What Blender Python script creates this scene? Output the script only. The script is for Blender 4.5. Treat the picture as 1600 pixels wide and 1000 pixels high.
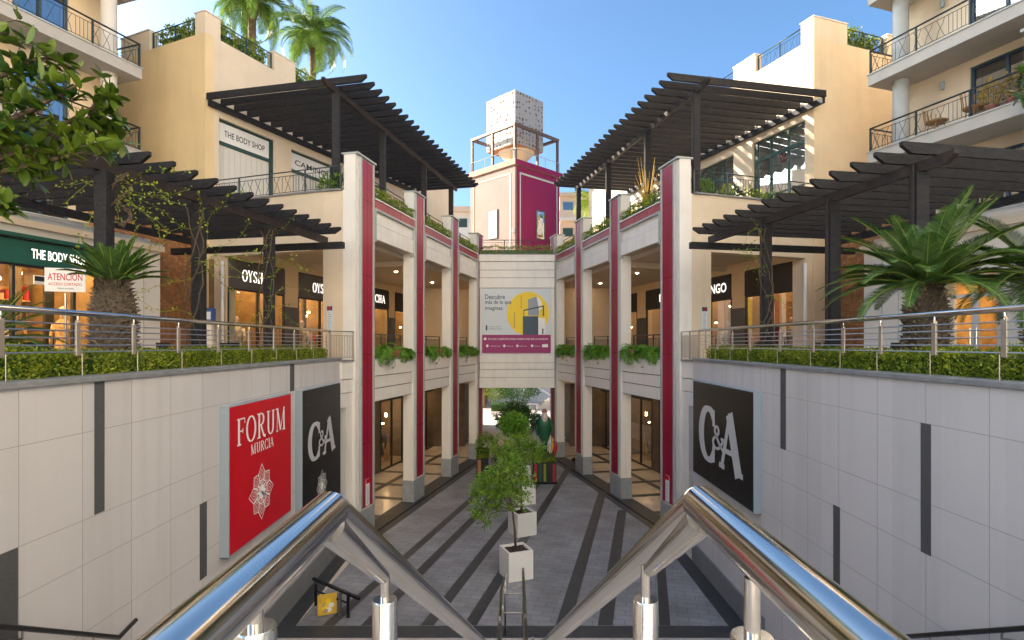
import bpy, bmesh, math, random
from mathutils import Vector, Matrix
R = math.radians
random.seed(7)
for o in list(bpy.data.objects): bpy.data.objects.remove(o)
SC = bpy.context.scene
COL = SC.collection
# ---------------------------------------------------------------- camera (eye at the origin, level, looking along +Y)
cd = bpy.data.cameras.new('Camera'); cam = bpy.data.objects.new('Camera', cd); COL.objects.link(cam)
cam.location = (0, 0, 0); cam.rotation_euler = (R(90), 0, 0)
cd.sensor_width = 36; cd.lens = 20.0; cd.shift_y = 0.0238; cd.clip_start = 0.02; cd.clip_end = 2000
SC.camera = cam
# ---------------------------------------------------------------- world and sun
SUN_AZ = math.atan2(-0.95, 0.24)      # to-sun direction (x, y): left and ahead
SUN_EL = R(22.5)
w = bpy.data.worlds.new('World'); SC.world = w; w.use_nodes = True
nt = w.node_tree; nt.nodes.clear()
sky = nt.nodes.new('ShaderNodeTexSky'); sky.sky_type = 'NISHITA'; sky.sun_disc = False
sky.sun_elevation = SUN_EL; sky.sun_rotation = SUN_AZ; sky.air_density = 0.7; sky.dust_density = 3.0; sky.ozone_density = 7.0; sky.altitude = 0
bg = nt.nodes.new('ShaderNodeBackground'); bg.inputs['Strength'].default_value = 0.15
wo = nt.nodes.new('ShaderNodeOutputWorld')
tint = nt.nodes.new('ShaderNodeMixRGB'); tint.blend_type = 'MULTIPLY'; tint.inputs[0].default_value = 1; tint.inputs[2].default_value = (.98, .965, .79, 1)
nt.links.new(sky.outputs[0], tint.inputs[1]); nt.links.new(tint.outputs[0], bg.inputs[0]); nt.links.new(bg.outputs[0], wo.inputs[0])
sd = bpy.data.lights.new('Sun', 'SUN'); sd.energy = 4.5; sd.angle = R(0.6); sd.color = (1.0, 0.88, 0.72)
so = bpy.data.objects.new('Sun', sd); COL.objects.link(so)
tosun = Vector((math.sin(SUN_AZ)*math.cos(SUN_EL), math.cos(SUN_AZ)*math.cos(SUN_EL), math.sin(SUN_EL)))
so.rotation_euler = (-tosun).to_track_quat('-Z', 'Y').to_euler(); so.location = (-30, 10, 30)
SC.view_settings.view_transform = 'Standard'; SC.view_settings.look = 'None'
SC.view_settings.exposure = 1.82; SC.view_settings.gamma = 1
SC.render.engine = 'CYCLES'
SC.cycles.max_bounces = 8; SC.cycles.transparent_max_bounces = 12
GZ = -5.6      # lower court floor
TZ = -0.8      # shopping terrace floor
RZ = 4.2       # roof terrace floor
# ---------------------------------------------------------------- materials
M = {}
def mat(name, col, rough=0.7, metal=0.0, var=0.0, vs=3.0, bump=0.0, bs=40.0, col2=None, spec=0.5, emit=None, es=0.0, island=0.0, stretch=None):
    m = bpy.data.materials.new(name); m.use_nodes = True; t = m.node_tree
    b = t.nodes['Principled BSDF']; b.inputs['Roughness'].default_value = rough; b.inputs['Metallic'].default_value = metal
    b.inputs['Specular IOR Level'].default_value = spec
    c = (*col, 1); b.inputs['Base Color'].default_value = c
    tc = t.nodes.new('ShaderNodeNewGeometry')
    src = tc.outputs['Position']
    if stretch:
        mp = t.nodes.new('ShaderNodeMapping'); mp.inputs['Scale'].default_value = stretch
        t.links.new(src, mp.inputs[0]); src = mp.outputs[0]
    if var or col2:
        n = t.nodes.new('ShaderNodeTexNoise'); n.inputs['Scale'].default_value = vs; n.inputs['Detail'].default_value = 8; n.inputs['Roughness'].default_value = .65
        t.links.new(src, n.inputs['Vector'])
        rp = t.nodes.new('ShaderNodeValToRGB'); rp.color_ramp.elements[0].position = .3; rp.color_ramp.elements[1].position = .72
        c2 = col2 if col2 else tuple(x*(1-var) for x in col)
        rp.color_ramp.elements[0].color = (*c2, 1); rp.color_ramp.elements[1].color = (*[min(1, x*(1+var*.35)) for x in col], 1)
        t.links.new(n.outputs['Fac'], rp.inputs[0]); out = rp.outputs[0]
        if island:
            mx = t.nodes.new('ShaderNodeMixRGB'); mx.blend_type = 'MULTIPLY'; mx.inputs[0].default_value = 1
            mr = t.nodes.new('ShaderNodeMapRange'); mr.inputs[3].default_value = 1-island; mr.inputs[4].default_value = 1+island
            t.links.new(tc.outputs['Random Per Island'], mr.inputs[0]); t.links.new(mr.outputs[0], mx.inputs[2]); t.links.new(out, mx.inputs[1]); out = mx.outputs[0]
        t.links.new(out, b.inputs['Base Color'])
        mr2 = t.nodes.new('ShaderNodeMapRange'); mr2.inputs[3].default_value = min(1, rough*1.12); mr2.inputs[4].default_value = rough*.88
        t.links.new(n.outputs['Fac'], mr2.inputs[0]); t.links.new(mr2.outputs[0], b.inputs['Roughness'])
    if bump:
        n2 = t.nodes.new('ShaderNodeTexNoise'); n2.inputs['Scale'].default_value = bs; n2.inputs['Detail'].default_value = 4
        t.links.new(src, n2.inputs['Vector'])
        bp = t.nodes.new('ShaderNodeBump'); bp.inputs['Strength'].default_value = bump; bp.inputs['Distance'].default_value = .02
        t.links.new(n2.outputs['Fac'], bp.inputs['Height']); t.links.new(bp.outputs[0], b.inputs['Normal'])
    if emit:
        b.inputs['Emission Color'].default_value = (*emit, 1); b.inputs['Emission Strength'].default_value = es
    M[name] = m; return m
def stain(m, amt=.25, sx=6, sz=.5, col=(.3, .25, .2)):
    """run-down streaks mixed over the base colour"""
    t = m.node_tree; b = t.nodes['Principled BSDF']; l = b.inputs['Base Color'].links
    g = t.nodes.new('ShaderNodeNewGeometry'); mp = t.nodes.new('ShaderNodeMapping'); mp.inputs['Scale'].default_value = (sx, sx, sz)
    n = t.nodes.new('ShaderNodeTexNoise'); n.inputs['Scale'].default_value = 1; n.inputs['Detail'].default_value = 6
    rp = t.nodes.new('ShaderNodeMapRange'); rp.inputs[1].default_value = .5; rp.inputs[2].default_value = .8; rp.inputs[4].default_value = amt
    mx = t.nodes.new('ShaderNodeMixRGB'); mx.inputs[2].default_value = (*col, 1)
    t.links.new(g.outputs['Position'], mp.inputs[0]); t.links.new(mp.outputs[0], n.inputs['Vector']); t.links.new(n.outputs['Fac'], rp.inputs[0]); t.links.new(rp.outputs[0], mx.inputs[0])
    if l: t.links.new(l[0].from_socket, mx.inputs[1])
    else: mx.inputs[1].default_value = b.inputs['Base Color'].default_value
    t.links.new(mx.outputs[0], b.inputs['Base Color'])
mat('cream', (.74, .58, .38), .85, var=.10, vs=.7, bump=.25, bs=30); stain(M['cream'], .22, 3, .35, (.42, .33, .22))
mat('bounce_wall', (.80, .76, .69), .85, var=.05, vs=.5)  # pale wall of the added, unseen light-bouncing building
mat('slab', (.45, .42, .38), .8, var=.1, vs=2)
mat('cream2', (.70, .58, .43), .85, var=.08, vs=.9, bump=.25, bs=30); stain(M['cream2'], .18, 3, .35, (.45, .38, .28))
mat('cream_bounce', (.74, .56, .31), .85, var=.10, vs=.6, bump=.25, bs=30); stain(M['cream_bounce'], .2, 3, .35, (.45, .33, .18))  # cream made yellower: warm bounce light put into the side wall colour
mat('panel', (.82, .79, .74), .55, var=.07, vs=1.5, bump=.08, bs=15); stain(M['panel'], .2, 5, .8, (.4, .36, .3))
mat('pier', (.80, .765, .71), .6, var=.08, vs=1.2, bump=.1, bs=25); stain(M['pier'], .2, 6, .4, (.38, .34, .3))
mat('trim', (.42, .44, .43), .5, var=.1, vs=4)
mat('coping', (.24, .245, .25), .7, var=.25, vs=5, bump=.2)
mat('marble', (.33, .36, .38), .4, var=.25, vs=5)
mat('purple', (.33, .006, .04), .36, var=.16, vs=1.3, spec=.35, stretch=(1, 1, .3))
mat('coral', (.36, .04, .055), .4, var=.25, vs=1.5, spec=.4)
mat('soffit', (.55, .47, .37), .85, var=.08, vs=1)
mat('brick_dark', (.05, .03, .02), .9)
mat('timber', (.024, .0225, .025), .62, var=.5, vs=2.5, bump=.5, bs=9, spec=.35, col2=(.007, .0068, .008), stretch=(3, 3, 8))
mat('timber_brown', (.038, .026, .021), .6, var=.5, vs=3, bump=.5, bs=12)
mat('iron', (.022, .035, .038), .45, spec=.5)
mat('iron_green', (.015, .055, .05), .45, spec=.5)
mat('steel', (.62, .60, .57), .14, 1.0, var=.06, vs=3)
mat('steel_dull', (.5, .48, .45), .32, 1.0, var=.15, vs=8)
mat('steel_black', (.02, .02, .022), .25, .3)
mat('post_metal', (.46, .41, .35), .4, .6, var=.15, vs=6)
mat('white', (.80, .79, .77), .35, var=.04, vs=2); 
mat('white_text', (.85, .84, .82), .5)
mat('grey_text', (.55, .56, .57), .4)
mat('black_panel', (.008, .0085, .01), .35, var=.3, vs=.8, spec=.2)
mat('black_soft', (.02, .02, .022), .6)
mat('dark_grey', (.10, .10, .105), .6, var=.15, vs=3)
mat('red', (.58, .002, .015), .4, var=.08, vs=1, spec=.25)
mat('sign_side', (.30, .36, .41), .4)
mat('soil', (.035, .022, .015), .95, bump=.8, bs=60, var=.4, vs=20)
mat('bark', (.12, .08, .05), .9, var=.5, vs=14, bump=1, bs=30)
mat('palm_bark', (.20, .13, .08), .9, var=.5, vs=14, bump=1, bs=30)
mat('cycad_bark', (.20, .15, .10), .9, var=.6, vs=18, bump=.8, bs=40, island=.5)
mat('terracotta', (.36, .13, .08), .8, var=.2, vs=8)
mat('wood_floor', (.35, .26, .17), .4, var=.2, vs=3)
mat('marble_floor', (.60, .53, .45), .22, var=.14, vs=2.2)
mat('terrace_tile', (.42, .36, .30), .6, var=.15, vs=2)
mat('slate', (.036, .040, .045), .42, var=.3, vs=3, bump=.15)
mat('black_gap', (.008, .008, .009), .8)
mat('plaza', (.62, .53, .44), .7, var=.15, vs=.5, bump=.1)
mat('cube_white', (.33, .305, .285), .6, var=.08, vs=2)
mat('cube_hole', (.12, .075, .055), .9)
mat('tower_brown', (.36, .21, .155), .8, var=.1, vs=2)
mat('rachis', (.26, .34, .06), .5)
mat('lit_text', (.85, .82, .76), .5, emit=(1, .93, .82), es=.6)
mat('tower_pink', (.225, .158, .135), .8, var=.08, vs=.8, bump=.15)
mat('tower_magenta', (.22, .010, .065), .65, var=.10, vs=.6, spec=.25)
mat('tower_trim', (.40, .43, .38), .6)
mat('brown_frame', (.12, .075, .055), .6, var=.3, vs=5)
mat('orange', (.40, .19, .08), .7, var=.1)
mat('sky_blue', (.62, .68, .72), .5)
mat('yellow', (.88, .62, .01), .5)
mat('navy', (.025, .06, .10), .5)
mat('poster_grey', (.28, .32, .37), .5)
mat('poster_purple', (.30, .008, .13), .5)
mat('blue_paint', (.02, .08, .30), .5)
mat('green_paint', (.012, .10, .075), .5, var=.15, vs=2)
mat('shutter', (.62, .60, .55), .5, var=.05)
mat('dark_int', (.05, .045, .04), .8)
mat('shop_wall', (.30, .19, .09), .8, var=.55, vs=1.6)
mat('shop_wall_low', (.16, .12, .09), .8, var=.3, vs=2)
mat('mdf', (.55, .35, .15), .6, var=.4, vs=4)
mat('lamp_on', (1, .8, .5), .5, emit=(1, .60, .24), es=34)
mat('lamp_soft', (1, .8, .5), .5, emit=(1, .66, .34), es=14.0)
mat('lamp_spot', (1, .9, .8), .5, emit=(1, .72, .42), es=60)
for nm, c in (('cloth_red', (.4, .03, .03)), ('cloth_white', (.7, .66, .6)), ('cloth_dark', (.04, .035, .04)), ('cloth_tan', (.5, .33, .16)), ('cloth_blue', (.05, .12, .25)), ('cloth_yellow', (.7, .45, .05))): mat(nm, c, .8, var=.2, vs=8)
mat('statue_green', (.015, .10, .045), .5, var=.3, vs=5)
mat('skin_pale', (.55, .45, .42), .6)
mat('far_wall', (.66, .50, .36), .8, var=.1, vs=.3)
mat('far_wall2', (.62, .60, .56), .8, var=.1, vs=.3)
mat('far_white', (.68, .64, .58), .8, var=.06, vs=.3)
mat('rattan', (.38, .20, .07), .6, var=.3, vs=20)
def leafmat(name, c1, c2, tr=.25, vs=3, rough=.45):
    m = bpy.data.materials.new(name); m.use_nodes = True; t = m.node_tree; b = t.nodes['Principled BSDF']
    b.inputs['Roughness'].default_value = rough; b.inputs['Specular IOR Level'].default_value = .45
    g = t.nodes.new('ShaderNodeNewGeometry'); n = t.nodes.new('ShaderNodeTexNoise'); n.inputs['Scale'].default_value = vs
    t.links.new(g.outputs['Position'], n.inputs['Vector'])
    ad = t.nodes.new('ShaderNodeMath'); ad.operation = 'ADD'; ml = t.nodes.new('ShaderNodeMath'); ml.operation = 'MULTIPLY'; ml.inputs[1].default_value = .5
    t.links.new(g.outputs['Random Per Island'], ad.inputs[0]); t.links.new(n.outputs['Fac'], ad.inputs[1]); t.links.new(ad.outputs[0], ml.inputs[0])
    rp = t.nodes.new('ShaderNodeValToRGB'); rp.color_ramp.elements[0].position = .22; rp.color_ramp.elements[1].position = .8
    rp.color_ramp.elements[0].color = (*c1, 1); rp.color_ramp.elements[1].color = (*c2, 1)
    t.links.new(ml.outputs[0], rp.inputs[0]); t.links.new(rp.outputs[0], b.inputs['Base Color'])
    tl = t.nodes.new('ShaderNodeBsdfTranslucent'); mx = t.nodes.new('ShaderNodeMixShader'); mx.inputs[0].default_value = tr
    t.links.new(rp.outputs[0], tl.inputs[0]); t.links.new(b.outputs[0], mx.inputs[1]); t.links.new(tl.outputs[0], mx.inputs[2])
    t.links.new(mx.outputs[0], t.nodes['Material Output'].inputs[0]); M[name] = m
leafmat('leaf_hedge', (.035, .095, .006), (.40, .46, .025))
leafmat('leaf_fern', (.04, .16, .012), (.24, .46, .035))
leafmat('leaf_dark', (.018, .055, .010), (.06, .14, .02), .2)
leafmat('leaf_tree', (.05, .15, .012), (.30, .46, .05), .25)
leafmat('leaf_cycad', (.018, .07, .012), (.11, .21, .035), .15)
leafmat('leaf_magnolia', (.015, .055, .006), (.15, .22, .018), .22, 2, .35)
leafmat('leaf_palm', (.05, .13, .012), (.22, .34, .04), .3)
leafmat('leaf_yellow', (.12, .20, .01), (.45, .50, .05), .35)
leafmat('leaf_gold', (.35, .22, .03), (.6, .42, .08), .4)
def glass(name, tint=(.9, .95, .95), refl=.28, rough=.02):
    m = bpy.data.materials.new(name); m.use_nodes = True; t = m.node_tree; t.nodes.clear()
    tr = t.nodes.new('ShaderNodeBsdfTransparent'); tr.inputs[0].default_value = (*tint, 1)
    gl = t.nodes.new('ShaderNodeBsdfGlossy'); gl.inputs['Roughness'].default_value = rough
    lw = t.nodes.new('ShaderNodeLayerWeight'); lw.inputs[0].default_value = .3
    mr = t.nodes.new('ShaderNodeMapRange'); mr.inputs[3].default_value = refl*.35; mr.inputs[4].default_value = min(1, refl*2.2)
    mx = t.nodes.new('ShaderNodeMixShader'); o = t.nodes.new('ShaderNodeOutputMaterial')
    t.links.new(lw.outputs['Fresnel'], mr.inputs[0]); t.links.new(mr.outputs[0], mx.inputs[0]); t.links.new(tr.outputs[0], mx.inputs[1]); t.links.new(gl.outputs[0], mx.inputs[2]); t.links.new(mx.outputs[0], o.inputs[0])
    M[name] = m
glass('glass'); glass('glass_clear', (.97, .99, .99), .05); glass('glass_dark', (.30, .34, .36), .55); glass('glass_win', (.16, .20, .24), 1.0)
def brickmat(name, c1, c2, mortar, bw, rh, ms, plane='XZ', rot=0, off=.5, bump=.4, rough=.8, var=.25, vs=2):
    m = bpy.data.materials.new(name); m.use_nodes = True; t = m.node_tree; b = t.nodes['Principled BSDF']; b.inputs['Roughness'].default_value = rough
    g = t.nodes.new('ShaderNodeNewGeometry'); mp = t.nodes.new('ShaderNodeMapping')
    if plane == 'XY': mp.inputs['Rotation'].default_value = (0, 0, rot)
    t.links.new(g.outputs['Position'], mp.inputs[0]); src = mp.outputs[0]
    if plane == 'YZ':
        s = t.nodes.new('ShaderNodeSeparateXYZ'); c = t.nodes.new('ShaderNodeCombineXYZ'); t.links.new(src, s.inputs[0]); t.links.new(s.outputs[1], c.inputs[0]); t.links.new(s.outputs[2], c.inputs[1]); src = c.outputs[0]
    br = t.nodes.new('ShaderNodeTexBrick'); br.inputs['Scale'].default_value = 1; br.inputs['Brick Width'].default_value = bw; br.inputs['Row Height'].default_value = rh
    br.inputs['Mortar Size'].default_value = ms; br.inputs['Color1'].default_value = (*c1, 1); br.inputs['Color2'].default_value = (*c2, 1); br.inputs['Mortar'].default_value = (*mortar, 1); br.offset = off
    br.inputs['Mortar Smooth'].default_value = .3; br.inputs['Bias'].default_value = -.1
    t.links.new(src, br.inputs['Vector'])
    n = t.nodes.new('ShaderNodeTexNoise'); n.inputs['Scale'].default_value = vs; n.inputs['Detail'].default_value = 8; t.links.new(g.outputs['Position'], n.inputs['Vector'])
    mr = t.nodes.new('ShaderNodeMapRange'); mr.inputs[1].default_value = .3; mr.inputs[2].default_value = .7; mr.inputs[3].default_value = 1-var; mr.inputs[4].default_value = 1+var*.6
    mx = t.nodes.new('ShaderNodeMixRGB'); mx.blend_type = 'MULTIPLY'; mx.inputs[0].default_value = 1
    t.links.new(n.outputs['Fac'], mr.inputs[0]); t.links.new(br.outputs['Color'], mx.inputs[1]); t.links.new(mr.outputs[0], mx.inputs[2]); t.links.new(mx.outputs[0], b.inputs['Base Color'])
    bp = t.nodes.new('ShaderNodeBump'); bp.inputs['Strength'].default_value = bump; bp.inputs['Distance'].default_value = .01; bp.invert = True
    n3 = t.nodes.new('ShaderNodeTexNoise'); n3.inputs['Scale'].default_value = 60; t.links.new(g.outputs['Position'], n3.inputs['Vector'])
    ad = t.nodes.new('ShaderNodeMath'); ad.operation = 'MULTIPLY_ADD'; ad.inputs[1].default_value = .3; t.links.new(n3.outputs['Fac'], ad.inputs[0]); t.links.new(br.outputs['Fac'], ad.inputs[2])
    t.links.new(ad.outputs[0], bp.inputs['Height']); t.links.new(bp.outputs[0], b.inputs['Normal'])
    M[name] = m; return m
ROT = math.atan(.236)
brickmat('pavers', (.275, .28, .30), (.225, .225, .24), (.10, .10, .105), .42, .21, .006, 'XY', ROT, .5, .5, .5, .34, .8)
stain(M['pavers'], .45, .9, .9, (.10, .095, .09))
brickmat('bricks', (.42, .20, .075), (.30, .13, .05), (.20, .12, .06), .26, .075, .009, 'YZ', 0, .5, .8, .9, .35, 6)
brickmat('step_tile', (.45, .41, .37), (.40, .37, .34), (.2, .18, .16), .6, .35, .006, 'XY', 0, 0, .2, .6, .2, 3)
# granite-like wall cladding
m = mat('granite', (.60, .58, .57), .75, var=.14, vs=90, bump=.12, bs=120)
stain(m, .16, 5, .22, (.30, .285, .27)); stain(m, .14, .9, .9, (.36, .33, .31))
_t = m.node_tree; _b = _t.nodes['Principled BSDF']; _g = _t.nodes.new('ShaderNodeNewGeometry'); _s = _t.nodes.new('ShaderNodeSeparateXYZ'); _a = _t.nodes.new('ShaderNodeMath'); _a.operation = 'MULTIPLY_ADD'; _a.inputs[1].default_value = 1/.805; _a.inputs[2].default_value = -5.42/.805
_f = _t.nodes.new('ShaderNodeMath'); _f.operation = 'FLOOR'; _w = _t.nodes.new('ShaderNodeTexWhiteNoise'); _w.noise_dimensions = '1D'; _r = _t.nodes.new('ShaderNodeMapRange'); _r.inputs[3].default_value = .95; _r.inputs[4].default_value = 1.04; _x = _t.nodes.new('ShaderNodeMixRGB'); _x.blend_type = 'MULTIPLY'; _x.inputs[0].default_value = 1
_t.links.new(_g.outputs['Position'], _s.inputs[0]); _t.links.new(_s.outputs[1], _a.inputs[0]); _t.links.new(_a.outputs[0], _f.inputs[0]); _t.links.new(_f.outputs[0], _w.inputs['W']); _t.links.new(_w.outputs['Value'], _r.inputs[0]); _t.links.new(_b.inputs['Base Color'].links[0].from_socket, _x.inputs[1]); _t.links.new(_r.outputs[0], _x.inputs[2]); _t.links.new(_x.outputs[0], _b.inputs['Base Color'])
mat('granite_dark', (.085, .087, .088), .7, var=.35, vs=60, bump=.15, bs=90)
mat('joint', (.33, .315, .30), .9)
mat('plinth', (.20, .21, .22), .6, var=.2, vs=3)
# ---------------------------------------------------------------- mesh helpers
WL = {}
def wl(o): return WL.get(o.name, Vector((0, 0, 0))) if o else Vector((0, 0, 0))
class MB:
    def __init__(s): s.v = []; s.f = []; s.mi = []; s.mats = []
    def mid(s, m):
        if m not in s.mats: s.mats.append(m)
        return s.mats.index(m)
    def face(s, pts, m):
        n = len(s.v); s.v += [tuple(p) for p in pts]; s.f.append(tuple(range(n, n+len(pts)))); s.mi.append(s.mid(m))
    def hexa(s, c, m):
        n = len(s.v); s.v += [tuple(p) for p in c]; k = s.mid(m)
        for q in ((0, 3, 2, 1), (4, 5, 6, 7), (0, 1, 5, 4), (1, 2, 6, 5), (2, 3, 7, 6), (3, 0, 4, 7)):
            s.f.append(tuple(n+i for i in q)); s.mi.append(k)
    def box(s, x0, x1, y0, y1, z0, z1, m):
        s.hexa([(x0, y0, z0), (x1, y0, z0), (x1, y1, z0), (x0, y1, z0), (x0, y0, z1), (x1, y0, z1), (x1, y1, z1), (x0, y1, z1)], m)
    def fb(s, fr, u0, u1, v0, v1, z0, z1, m):
        s.hexa([fr.p(u0, v0, z0), fr.p(u1, v0, z0), fr.p(u1, v1, z0), fr.p(u0, v1, z0), fr.p(u0, v0, z1), fr.p(u1, v0, z1), fr.p(u1, v1, z1), fr.p(u0, v1, z1)], m)
    def prism(s, poly, z0, z1, m):
        n = len(s.v); k = len(poly); s.v += [(p[0], p[1], z0) for p in poly] + [(p[0], p[1], z1) for p in poly]; mm = s.mid(m)
        s.f.append(tuple(reversed(range(n, n+k)))); s.mi.append(mm); s.f.append(tuple(range(n+k, n+2*k))); s.mi.append(mm)
        for i in range(k): j = (i+1) % k; s.f.append((n+i, n+j, n+k+j, n+k+i)); s.mi.append(mm)
    def bar(s, a, b, w, h, m, up=(0, 0, 1), ch=0):
        """rectangular bar a->b; ch = chamfer length of the lower corner at end b"""
        a = Vector(a); b = Vector(b); d = (b-a).normalized(); u = Vector(up); r = d.cross(u).normalized(); u = r.cross(d).normalized()
        if ch == 0:
            c = []
            for p in (a, b):
                c += [p - r*w/2 - u*h/2, p + r*w/2 - u*h/2, p + r*w/2 + u*h/2, p - r*w/2 + u*h/2]
            s.hexa(c, m)
        else:
            prof = [(a, -h/2), (b - d*ch, -h/2), (b, -h/2 + h*.62), (b, h/2), (a, h/2)]
            n = len(s.v); k = s.mid(m)
            for sg in (-1, 1): s.v += [tuple(p + u*q + r*(w/2*sg)) for p, q in prof]
            s.f.append((0+n, 1+n, 2+n, 3+n, 4+n)); s.mi.append(k); s.f.append((9+n, 8+n, 7+n, 6+n, 5+n)); s.mi.append(k)
            for i in range(5): j = (i+1) % 5; s.f.append((n+j, n+i, n+5+i, n+5+j)); s.mi.append(k)
    def tube(s, path, r, m, seg=8, cap=True):
        path = [Vector(p) for p in path]; k = s.mid(m); n0 = len(s.v); N = len(path)
        rr = r if isinstance(r, (list, tuple)) else [r]*N
        t = (path[1]-path[0]).normalized(); up = Vector((0, 0, 1)) if abs(t.z) < .9 else Vector((1, 0, 0))
        x = t.cross(up).normalized()
        for i, p in enumerate(path):
            if i == 0: tt = path[1]-path[0]
            elif i == N-1: tt = path[-1]-path[-2]
            else: tt = (path[i+1]-path[i]).normalized() + (path[i]-path[i-1]).normalized()
            tt.normalize(); x = (x - tt*x.dot(tt)).normalized(); y = tt.cross(x)
            sc = 1
            if 0 < i < N-1:
                cs = (path[i+1]-path[i]).normalized().dot(tt); sc = 1/max(cs, .5)
            for q in range(seg):
                a = 2*math.pi*q/seg; off = x*math.cos(a)*rr[i] + y*math.sin(a)*rr[i]
                if sc != 1:
                    bn = ((path[i+1]-path[i]).normalized() - (path[i]-path[i-1]).normalized())
                    if bn.length > 1e-4: bn.normalize(); off += bn*off.dot(bn)*(sc-1)
                s.v.append(tuple(p+off))
        for i in range(N-1):
            for q in range(seg):
                a = n0+i*seg+q; b = n0+i*seg+(q+1) % seg; s.f.append((a, b, b+seg, a+seg)); s.mi.append(k)
        if cap:
            s.f.append(tuple(n0+q for q in reversed(range(seg)))); s.mi.append(k)
            s.f.append(tuple(n0+(N-1)*seg+q for q in range(seg))); s.mi.append(k)
    def lathe(s, c, prof, m, seg=16, sx=1, sy=1):
        n0 = len(s.v); k = s.mid(m)
        for r, z in prof:
            for q in range(seg): a = 2*math.pi*q/seg; s.v.append((c[0]+r*sx*math.cos(a), c[1]+r*sy*math.sin(a), c[2]+z))
        for i in range(len(prof)-1):
            for q in range(seg): a = n0+i*seg+q; b = n0+i*seg+(q+1) % seg; s.f.append((a, b, b+seg, a+seg)); s.mi.append(k)
        s.f.append(tuple(n0+q for q in reversed(range(seg)))); s.mi.append(k)
        s.f.append(tuple(n0+(len(prof)-1)*seg+q for q in range(seg))); s.mi.append(k)
    def build(s, name, parent=None, smooth=False, recalc=True, bevel=0, auto=False):
        me = bpy.data.meshes.new(name); off = wl(parent)
        me.from_pydata([(x-off.x, y-off.y, z-off.z) for x, y, z in s.v], [], s.f)
        for m in s.mats: me.materials.append(M[m])
        me.polygons.foreach_set('material_index', s.mi)
        if recalc and len(s.f) < 12000:
            b = bmesh.new(); b.from_mesh(me); bmesh.ops.recalc_face_normals(b, faces=b.faces); b.to_mesh(me); b.free()
        if smooth: me.polygons.foreach_set('use_smooth', [True]*len(me.polygons))
        o = bpy.data.objects.new(name, me); COL.objects.link(o); o.parent = parent; WL[o.name] = off
        if bevel:
            bv = o.modifiers.new('Bevel', 'BEVEL'); bv.width = bevel; bv.segments = 2; bv.limit_method = 'ANGLE'; bv.harden_normals = False
        if auto:
            me.polygons.foreach_set('use_smooth', [True]*len(me.polygons))
            e = o.modifiers.new('Edge', 'EDGE_SPLIT'); e.split_angle = R(35)
        return o
def tag(o, label, cat, group=None):
    o['label'] = label; o['category'] = cat
    if group: o['group'] = group
    return o
def struct(o): o['kind'] = 'structure'; return o
def thing(name, label, cat, loc=(0, 0, 0), group=None):
    o = bpy.data.objects.new(name, None); COL.objects.link(o); o.location = loc; WL[o.name] = Vector(loc); o.empty_display_size = .2
    return tag(o, label, cat, group)
def kids(o): return [c for c in COL.objects if c.parent == o]
def copy_tree(o, loc=None, rz=None, label=None, scale=None, parent=None):
    c = o.copy(); COL.objects.link(c); c.parent = parent
    if parent is None:
        if loc is not None: c.location = loc
        if rz is not None: c.rotation_euler = (0, 0, rz)
        if scale is not None: c.scale = (scale,)*3 if not isinstance(scale, tuple) else scale
        if label: c['label'] = label
    for k in kids(o): copy_tree(k, parent=c)
    return c
class Fr:
    def __init__(s, o, d, flip=1):
        s.o = Vector(o); s.d = Vector(d).normalized(); s.n = Vector((s.d.y, -s.d.x))*flip
    def p(s, u, v, z): q = s.o + s.d*u + s.n*v; return Vector((q.x, q.y, z))
    def right(s): n = Vector((s.n.x, s.n.y, 0)); return Vector((0, 0, 1)).cross(n)
    def nn(s): return Vector((s.n.x, s.n.y, 0))
# ---- lettering
_tc = {}
def text_geo(txt):
    if txt in _tc: return _tc[txt]
    c = bpy.data.curves.new('t', 'FONT'); c.body = txt; c.size = 1; c.resolution_u = 3; c.offset = .010
    o = bpy.data.objects.new('t', c); COL.objects.link(o); dg = bpy.context.evaluated_depsgraph_get(); dg.update()
    me = bpy.data.meshes.new_from_object(o.evaluated_get(dg)); vs = [(v.co.x, v.co.y) for v in me.vertices]; fs = [tuple(p.vertices) for p in me.polygons]
    bpy.data.objects.remove(o); bpy.data.meshes.remove(me)
    x0 = min(v[0] for v in vs); x1 = max(v[0] for v in vs); y0 = min(v[1] for v in vs); y1 = max(v[1] for v in vs)
    _tc[txt] = ([((v[0]-x0)/(x1-x0), (v[1]-y0)/(y1-y0)) for v in vs], fs, (x1-x0)/(y1-y0)); return _tc[txt]
def put_text(mb, txt, org, rt, up, wd, ht, m):
    """sans text filling the box wd x ht whose lower left corner is org"""
    vs, fs, _ = text_geo(txt); n = len(mb.v); k = mb.mid(m); org = Vector(org); rt = Vector(rt); up = Vector(up)
    mb.v += [tuple(org + rt*(x*wd) + up*(y*ht)) for x, y in vs]
    for f in fs: mb.f.append(tuple(n+i for i in f)); mb.mi.append(k)
def arc(cx, cy, rx, ry, a0, a1, n=18): return [(cx+rx*math.cos(R(a0+(a1-a0)*i/n)), cy+ry*math.sin(R(a0+(a1-a0)*i/n))) for i in range(n+1)]
def spl(pts, n=8):
    out = []; P = [pts[0]]+pts+[pts[-1]]
    for i in range(1, len(P)-2):
        for k in range(n):
            t = k/n; a, b, c, d = P[i-1], P[i], P[i+1], P[i+2]
            out.append(tuple(.5*((2*b[j])+(-a[j]+c[j])*t+(2*a[j]-5*b[j]+4*c[j]-d[j])*t*t+(-a[j]+3*b[j]-3*c[j]+d[j])*t**3) for j in (0, 1)))
    out.append(pts[-1]); return out
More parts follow.
